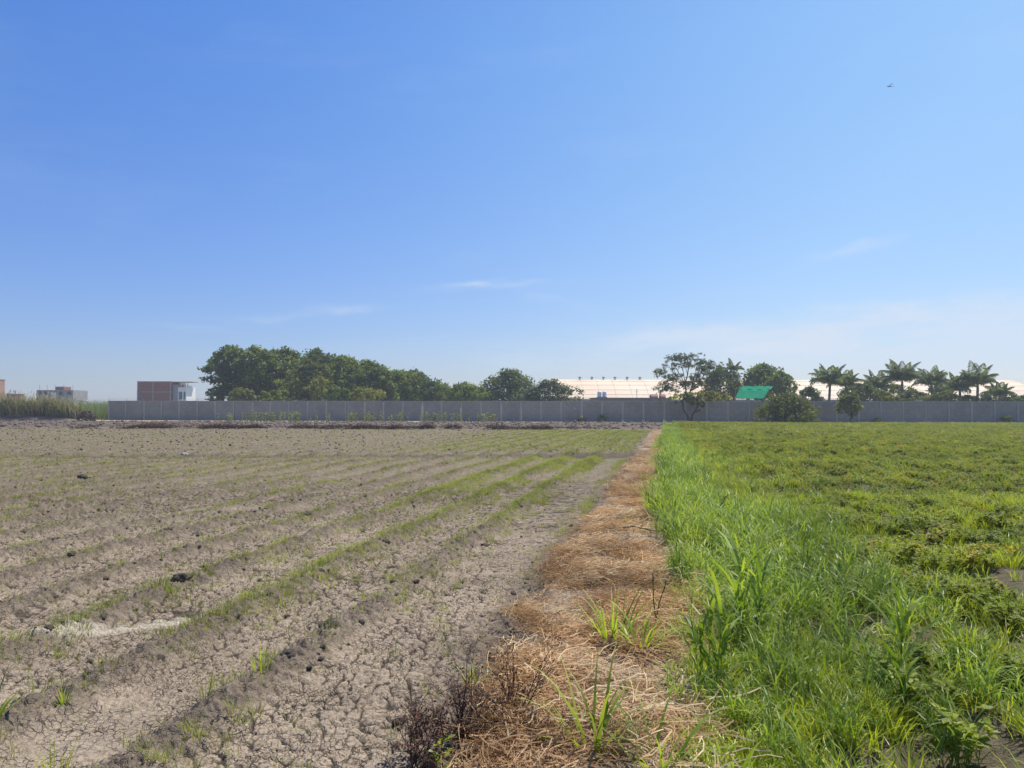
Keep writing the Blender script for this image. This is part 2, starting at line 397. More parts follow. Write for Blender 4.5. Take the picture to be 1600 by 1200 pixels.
# ------------------------------------------------------------------ ground
def fan_ground():
    rows = [2.0]
    while rows[-1] < 112:
        d = rows[-1]
        k = .0030 if d < 7.5 else min(.0030 + (d - 7.5) * .00028, .009)
        rows.append(d * (1 + k))
    Y = np.array(rows)
    t = np.concatenate([np.linspace(-1, -.02, 800)[:-1], np.linspace(-.02, 1, 210)])
    half = .82 * Y + 2.6
    YY = np.repeat(Y[:, None], len(t), 1); XX = t[None, :] * half[:, None]
    x = XX.ravel(); y = YY.ravel()
    z = np.concatenate([height(x[i:i+150000], y[i:i+150000]) for i in range(0, len(x), 150000)])
    edge = (np.abs(np.repeat(t[None], len(Y), 0).ravel()) > .9999) | (y >= Y[-1] - 1e-6) | (y <= 2.0001)
    z = np.where(edge, -.5, z)
    c, left, path, right, ridge, plough, road = masks(x, y)
    slope = np.exp(-((c - edges(y)[0] + .14) / .24)**2)
    dd = y - (26.6 + .05*x)
    ridgeA = np.clip(ridge*.9 + slope*.8 + (c < -.9)*np.exp(-((dd+.3)/.6)**2)*.9 + .12, 0, 1)
    # sparse seedlings tint the far soil
    olive = left * np.clip(sm(29, 34, y) * sm(-14, -4, c) * .8 + sm(10, 40, y) * .55, 0, 1) * (1 - sm(58, 61, y)) * (.4 + .8*fbm(x*.5, y*.3, 5, 3))
    # dried silt tongue at the left edge
    sx, sy = -3.05, 5.55
    u = ((x - sx) * .80 + (y - sy) * .6) ; v = (-(x - sx) * .6 + (y - sy) * .80)
    silt = sm(1.0, .35, np.hypot(u / .85, v / .16) + (fbm(x*5, y*5, 45, 3)-.5)*.9)
    crack = cracks(x, y)[0] * (1 - sm(14, 22, y)) * left * (1 - .5*np.clip(ridgeA, 0, 1))  # mask for the shade painted into the cracks
    n, m = len(Y), len(t)
    i = np.arange(n*m).reshape(n, m)
    Fq = np.stack([i[:-1, :-1], i[:-1, 1:], i[1:, 1:], i[1:, :-1]], -1).reshape(-1, 4)
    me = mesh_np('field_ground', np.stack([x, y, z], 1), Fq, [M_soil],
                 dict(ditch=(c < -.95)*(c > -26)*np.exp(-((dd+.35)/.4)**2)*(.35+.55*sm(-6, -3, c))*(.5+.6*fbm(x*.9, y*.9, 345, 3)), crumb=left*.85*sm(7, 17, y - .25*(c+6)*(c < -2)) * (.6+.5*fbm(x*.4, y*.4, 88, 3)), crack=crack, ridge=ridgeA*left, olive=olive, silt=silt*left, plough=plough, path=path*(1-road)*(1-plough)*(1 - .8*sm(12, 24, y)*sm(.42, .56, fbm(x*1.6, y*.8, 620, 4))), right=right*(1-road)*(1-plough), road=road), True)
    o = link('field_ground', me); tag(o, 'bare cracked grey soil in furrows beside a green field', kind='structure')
fan_ground()
mb = MB(); nseg = 48
for r in (0, 60, 300, 1200, 5000):
    for k in range(nseg):
        a = 2*math.pi*k/nseg; mb.v.append((r*math.cos(a), r*math.sin(a), -.16)); mb.r.append(.5)
for j in range(4):
    for k in range(nseg): mb.f.append((j*nseg+k, (j+1)*nseg+k, (j+1)*nseg+(k+1) % nseg, j*nseg+(k+1) % nseg))
o = mb.build('outlying_ground', M_out); tag(o, kind='structure')

# ------------------------------------------------------------------ boundary wall
wallA = Vector((-58.2, 109.6)); wallB = Vector((76.0, 93.6))
wdir = (wallB - wallA).normalized(); wlen = (wallB - wallA).length; wrz = math.atan2(wdir.y, wdir.x)
def wall_d(px):       # depth of the wall at a pixel column
    k = (px - 800) / F
    t = (wallA.y * k - wallA.x) / (wdir.x - k * wdir.y); return wallA.y + wdir.y * t
wall = empty('boundary_wall', (wallA.x, wallA.y, 0), wrz, 'long grey concrete block boundary wall with posts across the far side of the fields', 'wall')
SP = 2.72; WH = 2.78
nb = int(wlen / SP)
pm = MB(); pm.box(.13, SP - .13, -.06, .08, -.2, WH - .06); pmesh = pm.mesh('wall_panel', M_wall)
cm = MB(); cm.box(.001, SP - .001, -.075, .095, WH - .06, WH); cmesh = cm.mesh('coping', M_post)
qm = MB(); qm.box(-.125, .125, -.12, .12, -.2, WH - .065); qmesh = qm.mesh('wall_post', M_post)
for i in range(nb + 1):
    x = i * SP
    dz = random.uniform(-.02, .02)
    if i < nb:
        for nm, ms_ in (('wall_panel', pmesh), ('coping', cmesh)):
            o = link(nm, ms_, wall, (x, random.uniform(-.01, .01), dz))
    o = link('wall_post', qmesh, wall, (x, 0, 0)); o.scale = (random.choice([.5, .75, 1, 1]), 1, 1)
wm = MB()
for i in range(nb + 1):
    wm.tube([(i*SP, 0, WH - .002), (i*SP, .02, WH + .34)], .02, 4)
for h in (.18, .33):
    wm.tube([(i*SP, .0, WH + h - .03*(i % 2)) for i in range(nb + 1)], .007, 3)
o = wm.build('barbed_wire', M_wire, wall)
# side return of the wall at the left end
rm = MB(); rm.box(-.06, .08, .125, 60, -.2, WH - .01)
rm.build('return_wall', M_wall, wall)

# ------------------------------------------------------------------ trees
def tree_mat(name, c1, c2, t=.42): return leafmat(name, c1, c2, None, t, .55, .25, .25)
T_dark = tree_mat('dark_leaves', (.075, .125, .034), (.185, .25, .06))
T_mid = tree_mat('mid_leaves', (.11, .16, .032), (.245, .305, .068))
T_olive = tree_mat('olive_leaves', (.095, .125, .035), (.20, .23, .07))
T_yel = tree_mat('yellow_green_leaves', (.17, .20, .04), (.34, .33, .07))
T_grey = tree_mat('feathery_leaves', (.075, .105, .060), (.16, .195, .12))
T_blue = tree_mat('bluish_leaves', (.078, .118, .045), (.17, .225, .08))

def leaf_faces(name, cen, cr_, tone, n, size, mat, up, elong):
    K = len(cen); ki = rng.choice(K, n, p=cr_**1.8 / (cr_**1.8).sum())
    d2 = rng.normal(size=(n, 3)); d2 /= np.linalg.norm(d2, axis=1)[:, None]
    pt = cen[ki] + d2 * (cr_[ki] * rng.uniform(.3, 1.15, n))[:, None] * np.array([1, 1, .8])
    nrm = d2 * .6 + rng.normal(size=(n, 3)) * .5 + np.array([0, 0, up]); nrm /= np.linalg.norm(nrm, axis=1)[:, None]
    a = np.cross(nrm, rng.normal(size=(n, 3))); a /= np.linalg.norm(a, axis=1)[:, None]; b = np.cross(nrm, a)
    s = size * rng.uniform(.55, 1.35, n)[:, None]
    V = np.stack([pt - a*s*elong*.5, pt + b*s*.5 + nrm*s*.12, pt + a*s*elong*.5, pt - b*s*.5 + nrm*s*.12], 1).reshape(-1, 3)
    Fq = np.arange(4*n).reshape(n, 4)
    r = np.repeat(np.clip(tone[ki]*.7 + rng.uniform(0, .3, n), 0, 1), 4)
    return mesh_np(name, V, Fq, [mat], dict(rnd=r))
def crown_mesh(name, lobes, n, size, mat, up=.25, elong=1.8):
    """leaf clumps thrown through lobes (cx,cy,cz,rx,rz)"""
    lobes = np.array(lobes); vol = (lobes[:, 3]**2 * lobes[:, 4]) ** .67; p = vol / vol.sum()
    K = max(14, n // 45)
    li = rng.choice(len(lobes), K, p=p); d = rng.normal(size=(K, 3)); d /= np.linalg.norm(d, axis=1)[:, None]
    L = lobes[li]; rad = rng.uniform(.45, 1.02, K)[:, None]
    cen = L[:, :3] + d * rad * np.stack([L[:, 3], L[:, 3], L[:, 4]], 1)
    cr_ = rng.uniform(.16, .34, K) * (L[:, 3] + L[:, 4]) / 2 + size*.4
    return leaf_faces(name, cen, cr_, rng.uniform(0, 1, K), n, size, mat, up, elong)
PROF = dict(round=lambda t: np.sqrt(np.clip(1 - (1.45*t - .45)**2, 0, 1)), dome=lambda t: np.sqrt(np.clip(1 - t**1.9, 0, 1)),
            flat=lambda t: (.45 + .55*sm(0, .45, t)) * np.sqrt(np.clip(1 - t**4, 0, 1)),
            upright=lambda t: (.88 + .12*sm(0, .3, t)) * np.clip(1 - t**6, 0, 1)**.5)
def shell_crown(name, cx, cz0, w, h, depth, shape, n, size, mat, up=.25, elong=1.8):
    """crown filling a silhouette of half width w and height h, made of leafy clumps over its outside"""
    K = int(max(24, min(220, n / 34)))
    t = rng.random(K)**.85; a = rng.uniform(0, 2*np.pi, K)
    rc = .10 + .08*rng.random(K)
    pr = PROF[shape](t); rr = rng.uniform(.2, 1.0, K)**.6
    wob = 1 + .16*np.sin(a*3 + cx*7) * np.sin(t*9 + cx) + rng.normal(0, .06, K)
    R_ = np.clip(pr*wob - rc*.6, 0.02, 2)
    top = 1 - rc*min(w, h)/h*.8
    cen = np.stack([cx + w*R_*rr*np.cos(a), depth*R_*rr*np.sin(a), cz0 + h*np.clip(t, 0, 1)*top], 1)
    cen[:, 2] += rng.normal(0, .02*h, K)
    cr_ = rc * (min(w, h*.9)) * 1.25 + size*.3
    return leaf_faces(name, cen, cr_, rng.uniform(0, 1, K), n, size, mat, up, elong)

def limbs(mb, lobes, base_r, fork=.35, stems=1, spread=.3):
    top = max(l[2] for l in lobes)
    for s in range(stems):
        bx = random.uniform(-.1, .1) * (stems > 1); by = random.uniform(-.1, .1)
        fx, fy = (random.uniform(-spread, spread), random.uniform(-spread, spread))
        fz = top * fork
        mb.tube([(bx, by, -.3), (bx + fx*.3, by+fy*.3, fz*.5), (fx, fy, fz)], [base_r*1.25, base_r*.9, base_r*.75], 7)
        for l in lobes:
            if stems > 1 and random.random() < .3: continue
            mid = ((fx + l[0])/2 + random.uniform(-.2, .2), (fy + l[1])/2, (fz + l[2])/2 - .15)
            mb.tube([(fx, fy, fz - .1), mid, (l[0], l[1], l[2] + l[4]*.4)], [base_r*.5, base_r*.33, base_r*.1], 5)

def tree(name, label, px, d, x0, x1, ytop, ybot, mat, n=2200, size=.34, shape='round', stems=1, br=.16, cat='tree', group=None, up=.25, trunk=True, nl=9):
    """crown spans pixel columns x0..x1 and rows ytop..ybot at depth d"""
    bx, by, _ = at(px, d); bz = -.1
    sc = d / F; zt = CAMH + (yh(px) - ytop)*sc; zb = max(CAMH + (yh(px) - ybot)*sc, .1)
    w = (x1 - x0) * sc / 2; cx = ((x0 + x1)/2 - 800)*sc - bx; hh = (zt - zb)/2; cz = (zt + zb)/2
    t = empty(name, (bx, by, bz), 0, label, cat, group)
    lobes = []
    for i in range(nl):
        a = 2*math.pi*i/nl + random.uniform(-.4, .4)
        if shape == 'round':
            rr = random.uniform(.3, .62); zz = random.uniform(-.5, .42)
        elif shape == 'dome':
            rr = random.uniform(.25, .66); zz = .5 - 1.15*rr + random.uniform(-.12, .1)
        elif shape == 'flat':
            rr = random.uniform(.25, .72); zz = random.uniform(-.25, .4)
        else:  # upright
            rr = random.uniform(.15, .6); zz = random.uniform(-.6, .55)*(1.1-rr*.4)
        lw = w*random.uniform(.30, .42); lh = hh*random.uniform(.30, .45)
        if shape == 'upright': lw = w*random.uniform(.22, .36); lh = hh*random.uniform(.3, .5)
        if shape == 'flat': lh = hh*random.uniform(.22, .4)
        lobes.append((cx + w*rr*math.cos(a), min(w, 3.5)*rr*math.sin(a), cz - bz + hh*zz, lw, lh))
    lobes.append((cx, 0, cz - bz + hh*(.45 if shape != 'flat' else .3), w*.45, hh*.5))
    lobes.append((cx, 0, cz - bz - hh*.2, w*.6, hh*.55))
    if trunk:
        mb = MB(); limbs(mb, lobes, br, .4 if zb > 1.5 else .3, stems); mb.build('trunk', M_bark, t, smooth=True)
    link('crown', shell_crown('crown', cx, zb - bz, w, zt - zb, max(1.0, min(w, 3.5)), shape, int(n*1.25), size*.85, mat, up), t)
    return t

# tall grove behind the wall, left to right
G = 'trees of the grove behind the wall'
tree('broadleaf_tree', 'dark bluish green tree at the left end of the tall grove', 350, 126, 318, 398, 540, 628, T_dark, 4800, .40, 'upright', group=G, br=.3)
tree('broadleaf_tree', 'tall mid green tree second from the left end of the grove', 405, 125, 358, 442, 541, 628, T_mid, 3800, .38, 'upright', group=G, br=.28)
tree('broadleaf_tree', 'tall olive green tree with pointed tips left of the yellow flowering tree', 440, 128, 402, 484, 544, 628, T_mid, 3400, .36, 'upright', group=G, br=.26)
tree('broadleaf_tree', 'tree with the bare spiky highest twigs in the middle of the grove', 494, 131, 458, 532, 546, 626, T_dark, 3000, .34, 'upright', group=G, br=.25)
tree('broadleaf_tree', 'olive yellow tinged tree standing low before the spiky grove tree', 478, 122, 440, 526, 562, 628, T_olive, 3000, .33, 'round', group=G, br=.2)
tree('broadleaf_tree', 'mid green tree right of the spiky grove tree', 535, 129, 498, 578, 555, 628, T_mid, 3400, .36, 'upright', group=G, br=.25)
tree('broadleaf_tree', 'sloping topped green tree near the right end of the tall grove', 572, 131, 534, 610, 562, 628, T_mid, 3000, .36, 'upright', group=G, br=.25)
tree('broadleaf_tree', 'last and lowest tree at the right end of the tall grove', 600, 132, 562, 630, 570, 628, T_mid, 2600, .36, 'dome', group=G, br=.22)
tree('flowering_shrub', 'shrub speckled with orange yellow blossom before the grove', 497, 118, 478, 516, 588, 624, T_yel, 900, .24, 'round', cat='shrub', br=.08)
tree('shrub', 'yellow green spreading shrub above the wall before the right part of the grove', 572, 115, 540, 606, 604, 627, T_yel, 1500, .24, 'flat', cat='shrub', br=.08)
tree('shrub', 'dark low shrub between the blossoming shrub and the yellow green one', 527, 117, 500, 556, 606, 627, T_dark, 1300, .26, 'flat', cat='shrub', br=.08)
tree('shrub', 'pale leafy bush with upright canes at the left foot of the grove', 378, 116, 352, 400, 606, 627, T_olive, 1300, .26, 'upright', cat='shrub', br=.08)
tree('shrub', 'lush green bush above the wall beneath the tall mid green grove tree', 430, 116, 400, 462, 610, 627, T_mid, 1200, .26, 'upright', cat='shrub', br=.08)
tree('round_tree', 'round dark green tree standing clear to the right of the grove', 642, 138, 614, 680, 577, 628, T_blue, 3000, .34, 'dome', br=.2)
tree('shrub', 'loose grey green bush just right of the round dark tree', 680, 136, 656, 714, 592, 628, T_blue, 1200, .3, 'round', cat='shrub', br=.1)
tree('shrub', 'low bright green thicket bush in the gap between the round tree and the domed tree', 716, 128, 684, 764, 598, 629, T_mid, 1900, .3, 'flat', cat='shrub', br=.1)
tree('broadleaf_tree', 'big dome shaped green tree left of the shed roof', 796, 134, 736, 856, 575, 636, T_blue, 4600, .34, 'dome', br=.28)
tree('acacia_tree', 'flat topped acacia spreading before the left end of the shed roof', 860, 124, 792, 924, 592, 636, T_grey, 4600, .28, 'dome', br=.2, up=.8)
tree('broadleaf_tree', 'deep green tree filling the gap behind the second and third grove trees', 424, 136, 384, 464, 546, 628, T_dark, 3000, .36, 'upright', group=G, br=.25)
tree('broadleaf_tree', 'deep green tree behind the yellow tinged one in the middle of the grove', 512, 138, 470, 556, 556, 628, T_dark, 3000, .36, 'upright', group=G, br=.25)
for px, x0, x1, yt, lb, mt in ((600, 566, 640, 590, 'low dark tree closing the gap between the last grove tree and the round tree', T_mid), (664, 640, 700, 596, 'dim low tree behind the round dark tree', T_dark),
    (738, 700, 776, 603, 'low thicket tree leaning against the left side of the domed tree', T_mid), (552, 524, 590, 572, 'dense green tree behind the sloping right part of the grove', T_dark)):
    tree('broadleaf_tree', lb, px, 139, x0, x1, yt, 630, mt, 2400, .34, 'dome', br=.15)
tree('broadleaf_tree', 'sloping tree closing the belt just left of the round dark tree', 622, 135, 586, 662, 577, 630, T_mid, 3000, .34, 'upright', br=.2)
for px, x0, x1, yt, lb, mt in ((470, 396, 548, 551, 'broad tree filling the back of the grove behind its highest part', T_dark), (566, 500, 628, 567, 'broad tree filling the back of the grove behind its right half', T_mid),
    (648, 596, 700, 585, 'broad low tree behind the round dark tree', T_blue), (722, 664, 790, 602, 'broad thicket behind the bright green bushes left of the domed tree', T_blue)):
    tree('broadleaf_tree', lb, px, 142, x0, x1, yt, 632, mt, 3600, .36, 'upright', br=.2, nl=5)
for px, x0, x1, yt, lb, mt in ((1342, 1306, 1374, 600, 'blue green thicket between the two leftmost palms and the low palm', T_blue), (1395, 1360, 1434, 599, 'blue green thicket behind the tallest palm', T_blue), (1468, 1430, 1506, 603, 'grey green thicket behind the slim palm', T_grey), (1556, 1520, 1600, 611, 'low grey green thicket behind the rightmost palms', T_grey)):
    tree('thicket', lb, px, 124, x0, x1, yt, 630, mt, 1900, .27, 'flat', br=.08, cat='shrub')
# around the feathery tree
tree('dark_bush_tree', 'dark grey green bushy tree close behind the feathery tree', 1122, 118, 1082, 1168, 574, 623, T_grey, 4200, .25, 'round', br=.18)
tree('mango_tree', 'large dense dark green tree behind the green tarpaulin', 1190, 132, 1148, 1238, 569, 620, T_dark, 4600, .36, 'dome', br=.3)
tree('broadleaf_tree', 'lighter green tree leaning out right of the dense dark tree', 1216, 128, 1190, 1250, 580, 625, T_mid, 2400, .3, 'dome', br=.2)
tree('climbing_plant', 'yellow green creeper trailing over the wall top behind the feathery tree', 1098, 101.6, 1040, 1154, 611, 628, T_yel, 2600, .22, 'flat', cat='plant', br=.06)
tree('wall_shrub', 'wide round shrub in front of the wall under the green tarpaulin', 1228, 94, 1180, 1280, 613, 661, T_olive, 6200, .20, 'round', 4, br=.05, cat='shrub')
tree('small_tree', 'small bushy topped tree on a short trunk before the wall', 1326, 92.5, 1306, 1350, 613, 648, T_olive, 2300, .19, 'round', br=.11)
for (px, lb) in ((941, 'round dark bush against the wall below the white water tanks'), (908, 'smallest dark bush against the wall left of the round one'),
                 (1573, 'dark scrubby bush against the right end of the wall'), (1370, 'low straggly bush at the wall foot right of the small tree')):
    w = {941: 9, 908: 6, 1573: 11, 1370: 14}[px]; h = {941: 648, 908: 652, 1573: 650, 1370: 654}[px]
    tree('bush', lb, px, wall_d(px) - .9, px - w, px + w, h, 661, T_blue if px != 1370 else T_olive, 420, .15, 'dome', 3, .02, cat='shrub', nl=5)
# shrubs seen between and under the palms
for (px, x0, x1, yt, lb, mt) in ((1262, 1246, 1284, 604, 'pale feathery shrub in front of the shed between the tarpaulin and the palms', T_grey),
    (1352, 1332, 1376, 596, 'dim blue green thicket between the first palm and the yellow shrub', T_blue),
    (1381, 1358, 1402, 611, 'bright yellow green shrub above the wall under the palms', T_yel),
    (1424, 1398, 1450, 608, 'dry brownish green shrub under the tallest palm', T_olive),
    (1476, 1450, 1500, 612, 'pale dusty shrub above the wall between the palms', T_olive),
    (1512, 1498, 1530, 618, 'small green shrub at the foot of the twin right palms', T_mid),
    (1590, 1576, 1640, 616, 'dark shrub above the wall at the right edge', T_blue)):
    tree('shrub', lb, px, 112, x0, x1, yt, 627, mt, 1300, .24, 'round', 1, .06, cat='shrub')

# the feathery tree in front of the wall: two leaning stems, open layered crown
def feathery():
    d = wall_d(1078) - 2.2; bx, by, _ = at(1078, d); sc = d / F
    t = empty('feathery_tree', (bx, by, 0), 0, 'tall open feathery tree with two leaning stems in front of the wall', 'tree')
    def q(px, y, dy=0): return ((px - 1078)*sc, dy, CAMH + (yh(1078) - y)*sc)
    mb = MB(); lobes = []
    ends = [(1031, 585, -.8), (1040, 598, .4), (1046, 572, .3), (1050, 562, -.4), (1060, 590, .9), (1066, 560, .2), (1076, 570, -.6), (1080, 558, .4), (1090, 566, 0),
            (1056, 608, .2), (1070, 600, -.3), (1098, 572, .8), (1104, 580, -.5), (1112, 570, .3), (1084, 590, .6), (1094, 598, 0), (1124, 574, -.2), (1036, 606, .3)]
    forkL = q(1066, 628); forkR = q(1092, 632, .3)
    mb.tube([(0, 0, -.3), q(1074, 650), q(1068, 640), forkL], [.17, .14, .12, .11], 7)
    mb.tube([(0.05, 0, -.3), q(1082, 648, .1), q(1088, 640, .2), forkR], [.15, .12, .1, .08], 7)
    mb.tube([forkL, q(1072, 612), q(1070, 592)], [.11, .09, .06], 6)
    for e in ends:
        st = q(1071, 600) if e[0] < 1085 else q(1078, 612)
        p = q(*e); mid = tuple((a*1.1 + b*.9)/2 for a, b in zip(p, st)); mid = (mid[0], mid[1], mid[2] - .25)
        mb.tube([st, mid, p], [.055, .035, .012], 5); lobes.append((p[0], p[1], p[2], .95, .42))
        for _ in range(3):
            pp = (p[0] + random.uniform(-.9, .9), p[1] + random.uniform(-.8, .8), p[2] + random.uniform(-.3, .35))
            mb.tube([mid, pp], [.02, .006], 4); lobes.append((*pp, .5, .22))
    mb.build('trunk', M_bark, t, smooth=True)
    lb = np.array(lobes); K = 620; li = rng.integers(0, len(lb), K)
    cen = lb[li, :3] + rng.normal(0, .42, (K, 3)) * np.array([1, 1, .55]); cr_ = rng.uniform(.14, .34, K)
    link('crown', leaf_faces('crown', cen, cr_, rng.uniform(0, 1, K), 9500, .095, T_grey, .5, 2.4), t)
    lower = [(*q(1088, 626, .2), .9, .5), (*q(1076, 622, -.2), .8, .5), (*q(1096, 634, .3), .6, .6), (*q(1062, 626), .6, .4), (*q(1090, 642, .2), .35, .4)]
    link('lower_foliage', crown_mesh('lower_foliage', lower, 1300, .17, T_olive, .4, 1.8), t)
feathery()

# palms
M_frond = leafmat('palm_frond', (.12, .16, .075), (.25, .30, .145), None, .38, .42, .4, .35)
def frond_mesh(seed, L, droop, up0):
    r = random.Random(seed); mb = MB(); n = 17
    pts = []; p = Vector((0, 0, 0)); ph = up0
    for i in range(n + 1):
        pts.append(p.copy()); ph += droop / n * (.4 + 1.3*i/n)
        p = p + Vector((math.sin(ph), 0, math.cos(ph))) * L / n
    mb.tube(pts, [.05 - .04*i/n for i in range(n + 1)], 4, .3)
    for i in range(2, n + 1):
        u = i / n; ll = L * .30 * math.sin(math.pi * min(1, u*.85 + .12)) + .15
        for sgn in (-1, 1):
            for k in range(2):
                b0 = pts[i] if k == 0 else (pts[i] + pts[i-1]) / 2
                tip = b0 + Vector((ll*.35, sgn*ll*.8, -ll*r.uniform(.25, .7)))
                mid = b0 + Vector((ll*.2, sgn*ll*.5, -ll*.03))
                wv = Vector((.052, 0, .02)); rr = r.random()
                mb.add([b0 - wv, b0 + wv, mid + wv, tip, mid - wv], [(0, 1, 2, 3, 4)], rr)
    return mb.mesh('frond', M_frond)
def palm(label, px, d, ytop, ycrown, nfr=14, L=3.4, lean=0, group='palms behind the right half of the wall', dead=2):
    bx, by, _ = at(px, d); sc = d/F; zc = CAMH + (yh(px) - ycrown)*sc
    t = empty('palm_tree', (bx, by, -.1), 0, label, 'palm tree', group)
    mb = MB(); mb.tube([(-lean, 0, -.2), (-lean*.5, 0, zc*.5), (0, 0, zc - .5), (0, 0, zc + .3)], [.26, .2, .18, .1], 9); mb.build('trunk', M_palmbark, t, smooth=True)
    top = CAMH + (yh(px) - ytop)*sc - zc
    nfr += 1
    for i in range(nfr):
        k = i / nfr; up0 = R(6 + random.uniform(48, 62)*k); Lf = L * random.uniform(.92, 1.2) * (1 if k > .25 else min(1, (top + .3)/L*1.12))
        o = link('frond', frond_mesh(px*31 + i, Lf, R(38 + 66*k + random.uniform(-14, 18)), up0), t, (0, 0, zc))
        o.rotation_euler = (0, 0, i * 2.399 + px)
for a in (('palm standing leftmost of the palm row with a broad drooping crown', 1297, 116, 569, 598, 16, 3.3, .3),
          ('shorter palm half hidden just right of the leftmost palm', 1322, 119, 578, 602, 13, 3.0, 0),
          ('low blue green palm left of the tallest palm', 1372, 122, 581, 606, 13, 3.2, .1),
          ('tallest palm in the middle of the palm row', 1410, 117, 562, 594, 17, 3.6, 0),
          ('slim upright palm right of the tallest palm', 1456, 119, 569, 600, 15, 3.2, -.1),
          ('small palm with pale arching fronds left of the tall right hand palm', 1500, 114, 583, 608, 14, 2.8, 0),
          ('tall right hand palm with a wide V shaped crown', 1528, 112, 570, 600, 16, 3.3, .2),
          ('low spreading palm at the foot of the tall right hand palm', 1562, 113, 600, 617, 12, 2.6, 0),
          ('faint low palm crown between the slim palm and the small one', 1478, 128, 590, 610, 12, 3.0, 0)):
    palm(*a)
palm('palm with a few stubby upright fronds rising behind the dense dark tree', 1147, 140, 562, 578, 6, 2.2, 0, None)

# ------------------------------------------------------------------ long shed with barrel roof
def shedroof():
    m, n, b = newmat('sheet_roofing')
    co = n.nodes.new('ShaderNodeTexCoord').outputs['Object']
    c = mix(n, rng_(n, noise(n, .05, 4, .6, co), .35, .65), (.74, .53, .34), (.76, .62, .44))
    c = mix(n, rng_(n, noise(n, .11, 5, .6, co), .52, .72, 0, .5), c, (.70, .42, .27))
    sp = n.nodes.new('ShaderNodeSeparateXYZ'); n.links.new(co, sp.inputs[0])
    fx = math_(n, 'FRACT', math_(n, 'MULTIPLY', sp.outputs[0], .5)); gx = rng_(n, fx, 0, .12, .45, 0)
    c = mix(n, gx, c, (.66, .54, .41))
    n.links.new(c, b.inputs['Base Color']); b.inputs['Roughness'].default_value = .6
    return m
M_roof = shedroof(); M_shedwall = plain('shed_wall', (.33, .30, .27), rough=.9, scale=.3); M_white = plain('white_paint', (.90, .89, .86), (.82, .81, .78), rough=.6)
M_steel = plain('grey_steel', (.30, .31, .33), rough=.5, scale=5); M_darkopen = plain('dark_interior', (.03, .03, .035))
sd_y = 236.0; Wd = 30.0; X0, X1 = (858-800)/F*250, (1583-800)/F*250
shed = empty('long_shed', ((X0+X1)/2, sd_y + Wd/2, 0), 0, 'long shed with a curved peach coloured sheet roof behind the trees and palms', 'building')
HL = (X1 - X0)/2; zE, zR = 4.9, 11.6
def arc(t): u = math.cos(t); return (-Wd/2*u, zE + (zR - zE)*(1 - abs(u)**1.7))
nA = 12; strips = 12                # sheets in courses down the slope: horizontal joints are real laps
for k in range(strips):
    mb = MB(); a0 = math.pi*k/strips; a1 = math.pi*(k+1)/strips
    y0, z0 = arc(a0); y1, z1 = arc(a1)
    if k >= strips/2: lift0, lift1 = .0, .07
    else: lift0, lift1 = .07, .0
    for j in range(30):
        xa = -HL + 2*HL*j/30; xb = xa + 2*HL/30 - .06
        mb.add([(xa, y0, z0 + lift0), (xb, y0, z0 + lift0), (xb, y1, z1 + lift1), (xa, y1, z1 + lift1),
                (xa, y0, z0 + lift0 - .05), (xb, y0, z0 + lift0 - .05), (xb, y1, z1 + lift1 - .05), (xa, y1, z1 + lift1 - .05)],
               [(0,1,2,3),(7,6,5,4),(0,4,5,1),(2,6,7,3),(1,5,6,2),(3,7,4,0)])
    mb.build('roof_sheeting', M_roof, shed)
mb = MB(); mb.box(-HL+.1, HL-.1, -Wd/2+.15, Wd/2-.15, -.3, zE - .1); mb.build('wall', M_shedwall, shed)
for sx in (-1, 1):
    mb = MB(); pr = [arc(math.pi*k/24) for k in range(25)]
    for k in range(24):
        (ya, za), (yb, zb) = pr[k], pr[k+1]
        mb.add([(sx*(HL-.12), ya*.985, zE-.1), (sx*(HL-.12), yb*.985, zE-.1), (sx*(HL-.12), yb*.985, zb-.12), (sx*(HL-.12), ya*.985, za-.12)], [(0, 1, 2, 3)])
    mb.build('gable', M_roof, shed)
vm = MB()
vm.tube([(0, 0, 0), (0, 0, .5)], .28, 10); vm.tube([(0, 0, .5), (0, 0, .62), (0, 0, .95), (0, 0, 1.15)], [.34, .55, .55, .12], 12)
for k in range(12):
    a = k*math.pi/6; vm.add([(.56*math.cos(a), .56*math.sin(a), .62), (.62*math.cos(a+.1), .62*math.sin(a+.1), .62), (.62*math.cos(a+.1), .62*math.sin(a+.1), .95), (.56*math.cos(a), .56*math.sin(a), .95)], [(0,1,2,3)])
vmesh = vm.mesh('roof_ventilator', M_steel)
for px in (906, 925, 943, 961, 980, 1000, 1270, 1290, 1310, 1330):
    x = (px - 800)/F*251 - shed.location.x
    o = link('roof_ventilator', vmesh, shed, (x, 0, zR - .05)); o.scale = (.8, .8, .95)
# pole, tanks, small roofs between wall and shed
x, y, z = at(995, 170); p = MB(); p.tube([(0, 0, 0), (0, 0, CAMH + (640-607)/F*170)], [.08, .05], 6)
p.box(-.35, .35, -.03, .03, 5.6, 5.68)
o = p.build('utility_pole', M_steel, None, (x, y, 0)); tag(o, 'thin dark pole standing before the shed roof right of the water tanks', 'pole')
x, y, _ = at(940.5, 150); sc = 150/F
tk = empty('water_tank_tower', (x, y, 0), 0, 'pair of white water tanks on a dark stand above the wall', 'water tank')
m1 = MB(); zt0 = CAMH + (640-620)*sc
for sx in (-.75, .75):
    for sy in (-.5, .5): m1.tube([(sx, sy, 0), (sx, sy, zt0 - .12)], .07, 4)
m1.box(-1.0, 1.0, -.7, .7, zt0 - .12, zt0); m1.build('stand', M_steel, tk)
for sx in (-.48, .48):
    m1 = MB(); m1.tube([(sx, 0, zt0+.002), (sx, 0, zt0 + .95), (sx, 0, zt0 + 1.1), (sx, 0, zt0 + 1.2)], [.42, .42, .3, .12], 14); m1.build('tank', M_white, tk, smooth=False)
